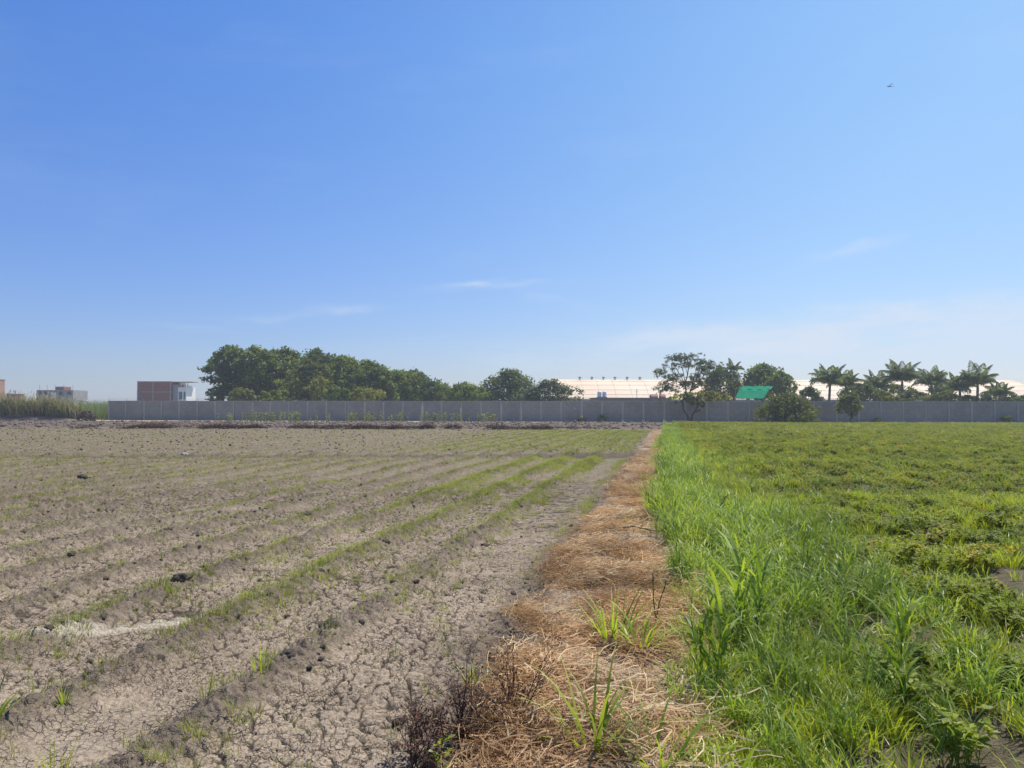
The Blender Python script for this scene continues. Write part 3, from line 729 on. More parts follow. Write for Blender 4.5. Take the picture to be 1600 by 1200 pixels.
M_redroof = plain('red_tin', (.30, .12, .09), rough=.7)
for i, (xa, xb, lb) in enumerate(((1016, 1027, 'small red brown hut roof above the wall, the left one of two'), (1031, 1039, 'small red brown hut roof above the wall, the one nearer the feathery tree'))):
    d = 140; sc = d/F; x, y, _ = at((xa+xb)/2, d); w = (xb-xa)*sc/2; zt = CAMH + (640.5-616)*sc
    h = empty('small_hut', (x, y, 0), 0, lb, 'hut')
    mb = MB(); mb.box(-w+.05, w-.05, -1, 1, -.2, zt-.45); mb.build('wall', M_shedwall, h)
    mb = MB(); mb.add([(-w,-1.1,zt-.449),(w,-1.1,zt-.449),(w,1.1,zt-.449),(-w,1.1,zt-.449),(-w,0,zt),(w,0,zt)], [(0,1,5,4),(3,4,5,2),(0,4,3),(1,2,5),(0,3,2,1)]); mb.build('roof', M_redroof, h)
# dark low store roof running behind the wall before the shed
x, y, _ = at(985, 145); mb = MB(); mb.box(-7.4, 7.4, -2.5, 2.5, -.2, 3.75)
lo = empty('low_store', (x, y, 0), 0, 'low dark roofed store showing just above the wall below the shed', 'building')
mb.build('wall', M_shedwall, lo); mb = MB(); mb.box(-7.6, 7.6, -2.8, 2.8, 3.752, 3.9); mb.build('roof', M_steel, lo)

# green tarpaulin on a frame
def tarp():
    d = 110.; sc = d/F; x, y, _ = at(1176, d)
    t = empty('tarpaulin_shelter', (x, y, 0), 0, 'bright sea green tarpaulin stretched over a sloping frame behind the wall', 'tarpaulin')
    m, n, b = newmat('green_tarpaulin'); b.inputs['Roughness'].default_value = .8; b.inputs['Specular IOR Level'].default_value = .08
    co = n.nodes.new('ShaderNodeTexCoord').outputs['Object']
    n.links.new(mix(n, noise(n, 1.2, 4, .6, co), (.0, .30, .16), (.0, .40, .22)), b.inputs['Base Color'])
    tr = n.nodes.new('ShaderNodeBsdfTranslucent'); tr.inputs[0].default_value = (.0, .42, .22, 1)
    ms = n.nodes.new('ShaderNodeMixShader'); ms.inputs[0].default_value = .45
    n.links.new(b.outputs[0], ms.inputs[1]); n.links.new(tr.outputs[0], ms.inputs[2]); n.links.new(ms.outputs[0], n.nodes['Material Output'].inputs[0])
    def q(px, yy): return np.array([(px-1176)*sc, 0, CAMH + (640.8-yy)*sc])
    for nm, quad, d0, d1 in (('lower_sheet', ((1149, 623), (1193, 623), (1202, 609), (1154, 609)), 0, 2.2), ('upper_sheet', ((1154, 608.6), (1202, 608.6), (1209, 603.5), (1161, 603.5)), 2.2, 3.6)):
        a, b_, c_, e = [q(*k) for k in quad]; NX, NY = 14, 8; V = []
        for j in range(NY+1):
            for i in range(NX+1):
                u = i/NX; v = j/NY; p = (a*(1-u)+b_*u)*(1-v) + (e*(1-u)+c_*u)*v
                dy = d0 + (d1-d0)*v; p = np.array([(p[0]+x)*(d+dy)/d - x, 0, CAMH + (p[2]-CAMH)*(d+dy)/d]); p = p + np.array([0, dy, -.10*math.sin(math.pi*u)*math.sin(math.pi*v) + .05*math.sin(u*19 + v*5)]); V.append(p)
        Fq = [(j*(NX+1)+i, j*(NX+1)+i+1, (j+1)*(NX+1)+i+1, (j+1)*(NX+1)+i) for j in range(NY) for i in range(NX)]
        o = link(nm, mesh_np(nm, V, Fq, [m], None, True), t)
        sld = o.modifiers.new('thickness', 'SOLIDIFY'); sld.thickness = .01
    mb = MB()
    for px, yy, dy in ((1150, 623, 0), (1193, 623, 0), (1161, 604, 3.6), (1208, 604, 3.6)):
        p = q(px, yy); mb.tube([(p[0], dy, 0), (p[0], dy, p[2] - .06)], .05, 6)
    mb.build('frame', M_steel, t)
tarp()

# ------------------------------------------------------------------ far houses at left
M_brick = brickmat('red_brick', (.30, .095, .070), (.24, .078, .060), (.24, .12, .10), .9, .45, .03, stain=.25)
M_conc = plain('raw_concrete', (.36, .345, .33), (.26, .25, .24), scale=.8)
def brick_house():
    d = 205.; sc = d/F; x, y, _ = at(215, d)
    def X(px): return (px-215)*sc
    def Z(yy): return CAMH + (638.8-yy)*sc
    t = empty('brick_house', (x, y, 0), 0, 'unfinished dark red brick house with a white painted wing behind the left of the wall', 'building')
    mb = MB(); mb.box(X(215)+.01, X(268), 0, 9, -.2, Z(597)); mb.build('brick_wall', M_brick, t)
    mb = MB()
    for px in (215, 239, 266): mb.box(X(px)-.14 if px > 215 else -.14, X(px)+.16, -.05, .2, -.2, Z(596.6))
    mb.build('concrete_column', M_conc, t)
    mb = MB()
    for yy in (612.5, 596.4): mb.box(X(215)-.2, X(268)+.2, -.07, .25, Z(yy)-.12, Z(yy)+.12)
    mb.build('concrete_beam', M_conc, t)
    mb = MB()   # stair line running down to the right
    mb.add([(X(216), -.5, Z(611)), (X(226), -.5, Z(624)), (X(226), -.1, Z(624)), (X(216), -.1, Z(611)), (X(216), -.5, Z(612)), (X(226), -.5, Z(625)), (X(226), -.1, Z(625)), (X(216), -.1, Z(612))],
           [(0,1,2,3),(7,6,5,4),(0,4,5,1),(2,6,7,3),(1,5,6,2),(3,7,4,0)]); mb.build('stair', M_conc, t)
    mb = MB(); mb.box(X(268)+.21, X(278), .3, 9, -.2, Z(601)); mb.build('grey_wall', M_conc, t)
    mb = MB(); w0, w1 = X(278)+.01, X(291); zt = Z(605)
    # white wing: front built as piers, sill and lintel round two real openings
    op = [(X(279.2), X(284.6)), (X(286.6), X(289.6))]
    zs0, zs1 = Z(624), Z(612)
    for a, b in ((w0, op[0][0]), (op[0][1], op[1][0]), (op[1][1], w1)): mb.box(a, b, 0, .25, zs0, zs1)
    mb.box(w0, w1, 0, .25, -.2, zs0 - .001); mb.box(w0, w1, 0, .25, zs1 + .001, zt); mb.box(w1 - .25, w1 - .002, .251, 6, -.2, zt); mb.box(w0, w0+.2, .251, 6, -.2, zt)
    mb.build('white_wall', M_white, t)
    mb = MB(); mb.box(w0+.21, w1-.26, .3, 5, zt-.25, zt-.02); mb.box(w0+.21, w1-.26, 3.0, 3.2, -.2, zt-.26); mb.build('slab', M_conc, t)
    for a, b in op:
        f = MB(); f.box(a, b, .08, .14, zs0, zs0+.1); f.box((a+b)/2-.04, (a+b)/2+.04, .08, .14, zs0+.1, zs1-.1); f.box(a, b, .08, .14, zs1-.1, zs1); f.build('window', M_steel, t)
    mb = MB(); mb.box(w0-2.3, X(299), .6, 5, Z(597), Z(596)); mb.build('canopy_roof', M_conc, t)
    mb = MB(); 
    for px in (279, 284, 289.3): mb.box(X(px), X(px)+.2, 1.2, 1.4, zt+.002, Z(597)-.002)
    mb.build('canopy_post', M_white, t)
brick_house()
def left_house():
    d = 230.; sc = d/F; x, y, _ = at(57, d)
    def X(px): return (px-57)*sc
    def Z(yy): return CAMH + (638.5-yy)*sc
    t = empty('unfinished_house', (x, y, 0), 0, 'small unfinished grey concrete house beyond the roadside bushes', 'building')
    mb = MB(); zt = Z(609.5); zb = Z(617)
    ops = [(X(61), X(66)), (X(69), X(73)), (X(83), X(88)), (X(92), X(97)), (X(105), X(111))]
    prev = 0
    for a, b in ops: mb.box(prev, a, 0, .25, zb, zt - .4); prev = b
    mb.box(prev, X(114), 0, .25, zb, zt-.4); mb.box(0, X(114), 0, .25, -.2, zb-.001); mb.box(0, X(114), 0, .25, zt-.399, zt); mb.box(0, .2, .251, 8, -.2, zt); mb.box(X(114)-.2, X(114), .251, 8, -.2, zt)
    mb.build('wall', M_conc, t)
    mb = MB(); mb.box(.21, X(114)-.21, .26, 8, zt-.2, zt-.01); mb.box(.21, X(114)-.21, 4, 4.2, -.2, zt-.21); mb.build('slab', M_conc, t)
    mb = MB(); mb.box(X(80), X(88), -.3, -.01, Z(624), Z(613)); mb.build('white_panel', M_white, t)
    mb = MB(); mb.box(X(83), X(96), 1, 5, zt+.001, Z(604)); mb.build('roof_room', M_brick, t)
    mb = MB()
    for px in (60, 72, 84, 98, 112): mb.tube([(X(px), .5, zt+.001 if px not in (84,) else Z(604)+.001), (X(px), .5, Z(601))], .05, 4)
    mb.build('rebar', M_wire, t)
left_house()
def edge_house():
    d = 215.; sc = d/F; x, y, _ = at(-62, d)
    t = empty('orange_brick_house', (x, y, 0), 0, 'orange brick house corner cut off by the left edge of the photo', 'building')
    M = brickmat('orange_brick', (.46, .24, .15), (.40, .20, .13), (.36, .29, .24), .9, .45, .03, stain=.2)
    w = 36*sc; zt = CAMH + (638.4-591)*sc
    mb = MB(); mb.box(0, w, 0, 9, -.2, zt-.25); mb.build('wall', M, t); mb = MB(); mb.box(-.1, w+.1, -.1, 9.1, zt-.249, zt); mb.build('roof_slab', M_conc, t)
    mb = MB(); zl = CAMH + 12*sc
    mb.box(w-5.6, w-4.2, -.06, -.005, zl + 3, zl + 4.4); mb.build('window', M_darkopen, t)
    mb = MB(); mb.tube([(w-.35, .4, zt), (w-.35, .4, zt+2.0)], .04, 4); mb.tube([(w-.75, .4, zt+1.6), (w+.05, .4, zt+1.6)], .025, 4); mb.build('antenna', M_wire, t)
edge_house()
d = 190.; x, y, _ = at(121.5, d); sh = empty('white_shed', (x, y, 0), 0, 'tiny white low building between the roadside bushes and the reeds', 'building')
mb = MB(); mb.box(-1.2, 1.2, 0, 2, -.2, CAMH + 12.8*d/F); mb.build('wall', M_white, sh); mb = MB(); mb.box(-1.35, 1.35, -.1, 2.1, CAMH + 12.8*d/F+.001, CAMH + 13.6*d/F); mb.build('roof', M_white, sh)
d = 240.; x, y, _ = at(20, d); sh = empty('far_house', (x, y, 0), 0, 'long low brown far off house behind the roadside bushes at left', 'building')
mb = MB(); mb.box(-2, .9, 0, 4, -.2, CAMH + 22.5*d/F); mb.build('wall', M_brick, sh); mb = MB(); mb.box(-2.2, 1.1, -.2, 4.2, CAMH + 22.5*d/F+.001, CAMH + 23.3*d/F); mb.build('roof', M_conc, sh)

# ------------------------------------------------------------------ roadside bank, bushes and reeds at left
M_debris = plain('dry_debris', (.22, .17, .125), (.12, .085, .065), scale=2, bump=.6)
bm_ = []; n_ = 60; m_ = 16; V = []
for i in range(n_):
    for j in range(m_):
        u = i/(n_-1); v = j/(m_-1); px = -120 + u*272
        d = 96 + v*7 - (u-.5)*1; x = (px-800)/F*d
        h = math.sin(math.pi*v)**.7 * (1.0*(1-u**6)) * (.75 + .6*float(fbm(np.array([x*.9]), np.array([d*.9]), 4, 4)[0])) if 0 < i < n_-1 else 0
        V.append((x, d, h - .12))
Fq = [(i*m_+j, (i+1)*m_+j, (i+1)*m_+j+1, i*m_+j+1) for i in range(n_-1) for j in range(m_-1)]
o = link('earth_bank', mesh_np('earth_bank', V, Fq, [M_debris], None, True)); tag(o, kind='structure')
T_cane = leafmat('cane_leaves', (.17, .18, .095), (.36, .34, .215), None, .3, .6, .25, .2); T_plume = leafmat('dry_plumes', (.34, .29, .19), (.50, .44, .31), None, .3, .8, .25, .1)
def bush(lb, px, d, x0, x1, yt, mt):
    x, y, _ = at(px, d); sc = d/F; w = (x1-x0)*sc/2; H = (CAMH + (638.5-yt)*sc - .5)*1.12; t = empty('reedy_bush', (x, y, .55), 0, lb, 'shrub', 'bushes on the roadside bank')
    r = random.Random(px); mb = MB(); pl = MB()
    for i in range(420):
        u = r.uniform(-1, 1); hh = H*(1-.35*u*u)*r.uniform(.55, 1.05); v = r.uniform(-1.2, 1.2)
        mb.blade((u*w, v, -.1), r.random()*6.28, hh, r.uniform(.05, .11), r.uniform(0, .35), r.uniform(.4, 1.5), 4, r.random(), r.uniform(-.6, .6))
        if i % 5 == 0: pl.blade((u*w, v, hh*.82), r.random()*6.28, .5, .10, .2, 1.0, 3, r.random())
    mb.build('leaves', T_cane, t); pl.build('plume', T_plume, t)
    link('crown', shell_crown('crown', 0, -.2, w, H*.62, 1.2, 'flat', 1500, .17, mt, .3), t)
B = [(-25, -70, 12, 610, T_mid, 'bush at the left edge of the photo on the roadside bank'), (16, -12, 44, 611, T_grey, 'feathery pale tipped bush second from the left on the bank'),
     (46, 22, 76, 613, T_mid, 'mid green bush in the middle of the roadside bank'), (78, 54, 106, 613, T_olive, 'bushy clump with dry tips right of the middle of the bank'),
     (104, 84, 130, 619, T_grey, 'smaller grey green bush near the right end of the bank')]
for px, a, b, yt, mt, lb in B:
    bush(lb, px, 98.5, a, b, yt, mt)
tree('dry_brush_pile', 'heap of dead brown brush at the right end of the roadside bank', 136, 96.5, 118, 152, 642, 660, leafmat('dead_brush', (.10, .07, .05), (.21, .16, .12), None, .1, .8, .5, .1, (1, 1, 1)), 1300, .17, 'dome', 3, .02, cat='brush pile')

# ------------------------------------------------------------------ scatter by geometry nodes
def scatter(name, P, rot, scl, variants, label=None, kind='stuff'):
    """P (n,3) points, rot (n,3) eulers, scl (n) ; variants: list of meshes"""
    n = len(P)
    me = bpy.data.meshes.new(name); me.vertices.add(n); me.vertices.foreach_set('co', np.asarray(P, np.float32).ravel())
    a = me.attributes.new('turn', 'FLOAT_VECTOR', 'POINT'); a.data.foreach_set('vector', np.asarray(rot, np.float32).ravel())
    a = me.attributes.new('size', 'FLOAT', 'POINT'); a.data.foreach_set('value', np.asarray(scl, np.float32))
    a = me.attributes.new('pick', 'INT', 'POINT'); a.data.foreach_set('value', rng.integers(0, len(variants), n).astype(np.int32))
    o = link(name, me); tag(o, label, kind=kind)
    col = bpy.data.collections.new(name + '_sources')
    for i, v in enumerate(variants):
        so_ = bpy.data.objects.new(v.name, v); col.objects.link(so_)
    g = bpy.data.node_groups.new(name, 'GeometryNodeTree')
    g.interface.new_socket('Geometry', in_out='INPUT', socket_type='NodeSocketGeometry')
    g.interface.new_socket('Geometry', in_out='OUTPUT', socket_type='NodeSocketGeometry')
    gi = g.nodes.new('NodeGroupInput'); go = g.nodes.new('NodeGroupOutput')
    ci = g.nodes.new('GeometryNodeCollectionInfo'); ci.inputs['Collection'].default_value = col; ci.inputs['Separate Children'].default_value = True; ci.inputs['Reset Children'].default_value = True
    ip = g.nodes.new('GeometryNodeInstanceOnPoints'); ip.inputs['Pick Instance'].default_value = True
    def na(nm, ty):
        q = g.nodes.new('GeometryNodeInputNamedAttribute'); q.data_type = ty; q.inputs['Name'].default_value = nm; return q.outputs['Attribute']
    er = g.nodes.new('FunctionNodeEulerToRotation'); g.links.new(na('turn', 'FLOAT_VECTOR'), er.inputs[0])
    g.links.new(gi.outputs[0], ip.inputs['Points']); g.links.new(ci.outputs[0], ip.inputs['Instance'])
    g.links.new(na('pick', 'INT'), ip.inputs['Instance Index']); g.links.new(er.outputs[0], ip.inputs['Rotation']); g.links.new(na('size', 'FLOAT'), ip.inputs['Scale'])
    g.links.new(ip.outputs[0], go.inputs[0])
    md = o.modifiers.new('scatter', 'NODES'); md.node_group = g
    return o

def points(n_try, y0, y1, dens, clo=-99, chi=99, fov=.76, seed=0, power=1.0):
    """sample ground points between depths y0..y1 inside the view fan; dens(x,y,c)->probability"""
    r = np.random.default_rng(seed)
    if chi - clo > 50:
        u = r.random(n_try); y = y0 * (y1/y0) ** u if power == 0 else (y0**(power+1) + u*(y1**(power+1) - y0**(power+1))) ** (1/(power+1))
        x = (r.random(n_try)*2 - 1) * (fov*y + 1.4)
    else:
        u = r.random(n_try); y = y0 + (y1-y0)*u if power == 1 else y0*(y1/y0)**u
        x = VP*y + clo + (chi-clo)*r.random(n_try)
    c = cc(x, y); k = (c >= clo) & (c <= chi) & (np.abs(x) < fov*y + 1.8)
    x, y, c = x[k], y[k], c[k]
    k = r.random(len(x)) < dens(x, y, c)
    x, y = x[k], y[k]
    z = height(x, y, False)
    n = len(x)
    rot = np.stack([r.normal(0, .12, n), r.normal(0, .12, n), r.random(n)*6.283], 1)
    return np.stack([x, y, z], 1), rot, r

# plant sources
M_grass = leafmat('field_grass', (.22, .30, .022), (.48, .56, .06), (.40, .34, .12), .42, .42, .5, .4)
M_tall = leafmat('tall_grass', (.13, .235, .026), (.42, .52, .085), (.36, .40, .05), .40, .46, .8, .35)
M_bean = leafmat('crop_leaves', (.16, .22, .017), (.39, .44, .036), (.40, .27, .065), .48, .5, .5, .25)
M_seed = leafmat('seedling_grass', (.22, .27, .04), (.40, .45, .10), (.40, .35, .16), .38, .5, .5, .25)
M_straw = leafmat('straw', (.36, .205, .10), (.86, .62, .34), (.20, .12, .07), .22, .75, .9, .15, (1, .9, .7))
M_strawp = leafmat('pale_straw', (.50, .36, .20), (.85, .70, .45), None, .2, .7, .9, .15, (1, .9, .7))
M_twig = leafmat('dead_twigs', (.075, .042, .032), (.20, .11, .075), None, .05, .8, .9, .1, (1, .9, .7))
M_stem = leafmat('reddish_stem', (.16, .09, .05), (.25, .18, .07), None, .1, .6, .9, .2, (1, .9, .7))
M_clod = plain('dark_clod', (.22, .18, .138), (.12, .097, .074), scale=9, bump=.9, bscale=60)

def v_grass(seed, nb, h, w, spread, mat, p0=.1, p1=1.3, seg=3):
    r = random.Random(seed); mb = MB()
    for i in range(nb):
        a = r.random()*6.283; q = r.random()**.6*spread
        mb.blade((q*math.cos(a), q*math.sin(a), -.01), a + r.uniform(-.9, .9), h*r.uniform(.45, 1.1), w*r.uniform(.6, 1.2), r.uniform(0, p0) + .05, r.uniform(.4, 1)*p1, seg, r.random(), r.uniform(-.6, .6))
    return mb.mesh('grass_tuft', mat)
def v_tall(seed, culms, h, spread=.12, w=.020):
    r = random.Random(seed); mb = MB()
    for i in range(culms):
        a = r.random()*6.283; q = r.random()*spread; b0 = Vector((q*math.cos(a), q*math.sin(a), -.02)); H = h*r.uniform(.5, 1.05); lean = r.uniform(0, .28)
        top = b0 + Vector((math.cos(a)*lean, math.sin(a)*lean, 1))*H*.62
        mb.strip([b0, (b0+top)/2, top], [.008, .007, .004], (-math.sin(a), math.cos(a), 0), .1)
        nl = r.randint(5, 8)
        for k in range(nl):
            t = .12 + .88*(k+.5)/nl; p = b0.lerp(top, t); az = a + k*2.6 + r.uniform(-.7, .7)
            mb.blade(p, az, H*r.uniform(.42, .78), w*r.uniform(.6, 1.25), r.uniform(.15, .5), r.uniform(1.1, 2.5), 5, r.random(), r.uniform(-.5, .5))
    return mb.mesh('tall_grass_clump', M_tall)
def leaf(mb, p, az, el, L, wd, rr):
    h = Vector((math.cos(az)*math.cos(el), math.sin(az)*math.cos(el), math.sin(el))); s = Vector((-math.sin(az), math.cos(az), 0)); u = h.cross(s)*-1
    p = Vector(p); a = p + h*L*.38; b = p + h*L*.75; t = p + h*L - Vector((0, 0, L*.18))
    v = [p, a + s*wd*.5 + u*wd*.14, b + s*wd*.36 + u*wd*.1, t, b - s*wd*.36 + u*wd*.1, a - s*wd*.5 + u*wd*.14]
    mb.add(v, [(0, 1, 2, 3), (0, 3, 4, 5)], rr)
def v_bean(seed, h, nleaf=36, L=.06, mat=None, spread=.13):
    r = random.Random(seed); mb = MB(); ns = 6
    for s in range(ns):
        a = s*6.283/ns + r.uniform(-.5, .5); ln = r.uniform(.15, .85); tip = Vector((math.cos(a)*spread*ln*1.4, math.sin(a)*spread*ln*1.4, h*r.uniform(.6, 1.0)))
        mb.strip([(0, 0, -.02), tip*.5 + Vector((0, 0, h*.05)), tip], [.006, .005, .003], (-math.sin(a), math.cos(a), 0), .0)
        for k in range(nleaf//ns):
            t = r.uniform(.3, 1.0); p = tip*t; az = r.random()*6.283
            for d_ in (-.75, 0, .75):
                leaf(mb, p, az + d_, r.uniform(-.35, .6), L*r.uniform(.7, 1.25), L*.55, r.random())
    return mb.mesh('crop_plant', mat or M_bean)
def v_straw(seed, nn, rad, L, mat, hz=.03, w=.005):
    r = random.Random(seed); mb = MB()
    for i in range(nn):
        a = r.random()*6.283; q = r.random()**.5*rad; az = r.random()*6.283; l = L*r.uniform(.35, 1.2); cv = r.uniform(-1.4, 1.4)
        p = Vector((q*math.cos(a), q*math.sin(a), r.uniform(.0, hz))); pts = []; seg = 4
        for k in range(seg+1):
            pts.append(p.copy()); aa = az + cv*k/seg; p = p + Vector((math.cos(aa), math.sin(aa), r.uniform(-.35, .35)))*l/seg
            p.z = max(p.z, -.005)
        mb.strip(pts, [w*r.uniform(.6, 1.4)]*(seg+1), (-math.sin(az+.5)*.8, math.cos(az+.5)*.8, .5), r.random())
    return mb.mesh('straw_bundle', mat)
def v_clod(seed, sub=2):
    import bmesh
    b = bmesh.new(); bmesh.ops.create_icosphere(b, subdivisions=sub, radius=.5)
    r = random.Random(seed); k = [Vector((r.uniform(-1, 1), r.uniform(-1, 1), r.uniform(-1, 1))).normalized() for _ in range(9)]; lim = [r.uniform(.26, .42) for _ in k]
    from mathutils import noise as mn
    for v in b.verts:
        for kk, l in zip(k, lim):
            dd = v.co.dot(kk)
            if dd > l: v.co -= kk*(dd-l)*.85
        v.co += v.co.normalized()*mn.noise(v.co*4 + Vector((seed, 0, 0)))*.16
        v.co.z *= .7
    me = bpy.data.meshes.new('clod'); b.to_mesh(me); b.free(); me.materials.append(M_clod); return me

# -- right field -------------------------------------------------------------
G_short = [v_grass(100+i, 26, .20, .0075, .07, M_grass, .3, 1.7, 3) for i in range(6)]
G_wide = [v_grass(120+i, 14, .32, .016, .07, M_tall, .35, 2.1, 4) for i in range(5)]
G_bean = [v_bean(140+i, .24, 54, .046) for i in range(6)]
G_tall = [v_tall(160+i, 6, .66, .12, .014) for i in range(7)]

def gapn(x, y, lo=.36, hi=.5): return sm(lo, hi, fbm(x*1.1, y*1.1, 201, 3))
P, rot, r = points(60000, 3.0, 14, lambda x, y, c: np.clip(.95 - .09*(c-.2), .22, 1) * np.clip(gapn(x, y, .40, .52) + .6*(c < .9), .02, 1), .12, 60, seed=1)
scatter('weed_grass', P, rot, r.uniform(.55, 1.3, len(P)), G_short, 'short bright green grass and weeds in the near right field')
P, rot, r = points(9000, 3.0, 26, lambda x, y, c: np.where(c < 2.2, 1.0, .42) * np.clip(gapn(x, y), .1, 1), .25, 60, seed=2)
scatter('broad_grass', P, rot, r.uniform(.5, 1.15, len(P)), G_wide, 'scattered arching broad bladed grass in the right field')
P, rot, r = points(56000, 3.2, 30, lambda x, y, c: sm(.9, 3.0, c + (fbm(x, y, 33, 3)-.5)*2.5) * np.clip(gapn(x, y, .40, .52) + .5*sm(9, 15, y), .05, 1) * (.45 + .55*sm(5, 10, y)), .9, 60, seed=3)
scatter('crop_plants', P, rot, r.uniform(.45, 1.15, len(P)) * (1 - .25*sm(9, 15, P[:, 1])), G_bean, 'low leafy olive green crop covering the right field')
P, rot, r = points(120000, 28, 93, lambda x, y, c: .95*np.clip(gapn(x*.6, y*.35, .28, .45), .7, 1), .8, 90, seed=4)
scatter('far_crop', P, rot, r.uniform(.6, 1.15, len(P)), G_bean, 'far part of the green crop running up to the wall')
P, rot, r = points(40000, 9, 60, lambda x, y, c: np.clip(1.2 - (c-.8)*.42, .10, 1), .5, 60, seed=5)
scatter('yellow_weed_grass', P, rot, r.uniform(.9, 1.7, len(P)), G_short, 'yellow green grass fringe along the tall grass strip')
P, rot, r = points(5200, 3.2, 66, lambda x, y, c: np.clip(sm(-.1, .2, c - edges(y)[1] + (fbm(x*1.5, y*1.5, 611, 2)-.5)*.5) * (1 - sm(.45, 1.0, c + (fbm(x, y, 612, 2)-.5)*.6)), 0, 1) * (.25 + .75*sm(4.5, 7, y)), -.4, 1.3, seed=6)
P2, rot2, r2 = points(900, 3.6, 11, lambda x, y, c: np.clip(sm(.1, .5, c) * (1 - sm(1.2, 2.4, c)), 0, 1)*.7, .0, 2.4, seed=16)
P = np.concatenate([P, P2]); rot = np.concatenate([rot, rot2])
scatter('tall_grass_strip', P, rot, r.uniform(.5, 1.0, len(P)) * (.72 + .28*sm(5, 8, P[:, 1]) - .15*sm(20, 30, P[:, 1])), G_tall, 'strip of tall lush grass along the right side of the straw path')
P, rot, r = points(900, 3.4, 60, lambda x, y, c: np.full(x.shape, .5), 1.4, 60, seed=7)
scatter('stray_tall_grass', P, rot, r.uniform(.3, .62, len(P)), G_tall, 'stray tall grasses standing in the right field')
# light flecks: dry grass heads far out
G_pale = [v_grass(180+i, 10, .4, .02, .12, leafmat('dry_heads%d' % i if i else 'dry_heads', (.45, .42, .22), (.62, .58, .36), None, .3, .6, .5, .2), .3, 1.8, 3) for i in range(1)]
P, rot, r = points(2600, 30, 93, lambda x, y, c: sm(.5, .62, fbm(x*.12, y*.08, 301, 3)) * .8, 2, 90, seed=8)
scatter('dry_grass_heads', P, rot, r.uniform(.8, 1.7, len(P)), G_pale, 'pale dry grass heads flecking the far right field')

P, rot, r = points(4200, 5.5, 45, lambda x, y, c: np.clip(sm(.36, .6, fbm(x*1.1, y*.5, 711, 3)) * sm(-.6, .1, c - edges(y)[1]), 0, 1), -.9, .3, seed=21)
scatter('path_edge_weeds', P, rot, r.uniform(.4, .95, len(P)), G_short, 'low grass creeping over the right edge of the straw path')
G_dry = [v_grass(400+i, 7, .30, .006, .06, M_strawp, .5, 1.9, 4) for i in range(4)]
P, rot, r = points(2600, 3.2, 22, lambda x, y, c: np.clip(.25 + .5*(fbm(x*.9, y*.9, 801, 3) > .5), 0, 1) * (c > edges(y)[1]), -.3, 60, seed=31)
scatter('dry_grass_blades', P, rot, r.uniform(.4, 1.1, len(P)), G_dry, 'dead pale grass blades mixed through the green right field')
G_brush = [v_grass(420+i, 16, .34, .03, .3, leafmat('brush_litter', (.075, .045, .035), (.19, .12, .09), None, .05, .85, .5, .1, (1, .9, .8)), 1.0, 2.0, 2) for i in range(1)]
P, rot, r = points(2600, 60.6, 63.2, lambda x, y, c: np.clip(sm(.35, .6, fbm(x*.22, y*.8, 811, 3)), .08, 1), -48, -6, seed=32)
scatter('brush_litter', P, rot, r.uniform(.4, 1.0, len(P)), G_brush, 'thin line of brown brush litter along the far edge of the bare field')
# -- left field seedlings ----------------------------------------------------
G_seed = [v_grass(200+i, 9, .10, .0042, .05, M_seed, .35, 1.3, 3) for i in range(5)]
def seedd(x, y, c):
    k = np.cos(2*np.pi*(c+2.42)/.98); rd = np.clip(k, 0, 1)**2
    w = np.exp(-((c+2.42)/.24)**2)*1.25 + np.exp(-((c+3.4)/.27)**2)*1.2 + np.exp(-((c+4.4)/.28)**2)*.7 + rd*.22*(c < -4) + np.exp(-((c-edges(y)[0]+.25)/.18)**2)*.3*sm(6, 9, y)
    mid = sm(7, 13, y)*(1-sm(24.5, 26, y)); pt = sm(.42, .62, fbm(x*.9, y*.6, 400, 3))
    far = sm(27.5, 30, y) * sm(-15, -5, c + (fbm(x*.3, y*.2, 402, 2)-.5)*6) * .9 * (c < -1.4)
    return np.clip(w*(pt*.8 + mid*1.2*(.35+pt) + .06) + far*.9 + .04, 0, 1)
P, rot, r = points(170000, 3.0, 27, seedd, -60, -1.25, seed=9)
scatter('furrow_seedlings', P, rot, r.uniform(.5, 1.35, len(P)), G_seed, 'thin bright green seedling grass sprouting along the furrow ridges')
P, rot, r = points(110000, 27, 60, seedd, -60, -1.25, seed=10)
scatter('far_seedlings', P, rot, r.uniform(.8, 1.7, len(P)), G_seed, 'thin green growth beyond the cross ditch')
# -- clods and crumbs ----------------------------------------------------------
G_clod = [v_clod(i, 1) for i in range(6)]
def clodd(x, y, c):
    k = np.cos(2*np.pi*(c+2.42)/.98); rd = np.clip(k, 0, 1)**2 * (c < -2)
    dit = np.exp(-((y-26.6-.05*x)/.6)**2)*(c < -1.2)
    return np.clip(rd*.8 + np.exp(-((c-edges(y)[0]+.12)/.15)**2)*.8 + dit*2 + .05, 0, 1)
P, rot, r = points(90000, 3.0, 30, clodd, -60, -.7, seed=11)
s_ = np.clip(r.lognormal(-3.9, .55, len(P)), .008, .085); P[:, 2] -= s_*.02
scatter('soil_clods', P, rot, s_, G_clod, 'loose dark clods strewn over the furrows')
P, rot, r = points(46000, 28, 60, lambda x, y, c: np.full(x.shape, .5), -70, -1.1, seed=12)
scatter('far_soil_clods', P, rot, np.clip(r.lognormal(-2.75, .45, len(P)), .03, .17), G_clod, 'small clods over the far bare field')
P, rot, r = points(9000, 60.5, 88, lambda x, y, c: np.full(x.shape, .8), -90, 5, seed=13)
scatter('ploughed_clods', P, rot, r.uniform(.12, .45, len(P)), G_clod, 'dark clods of the ploughed strip before the wall')
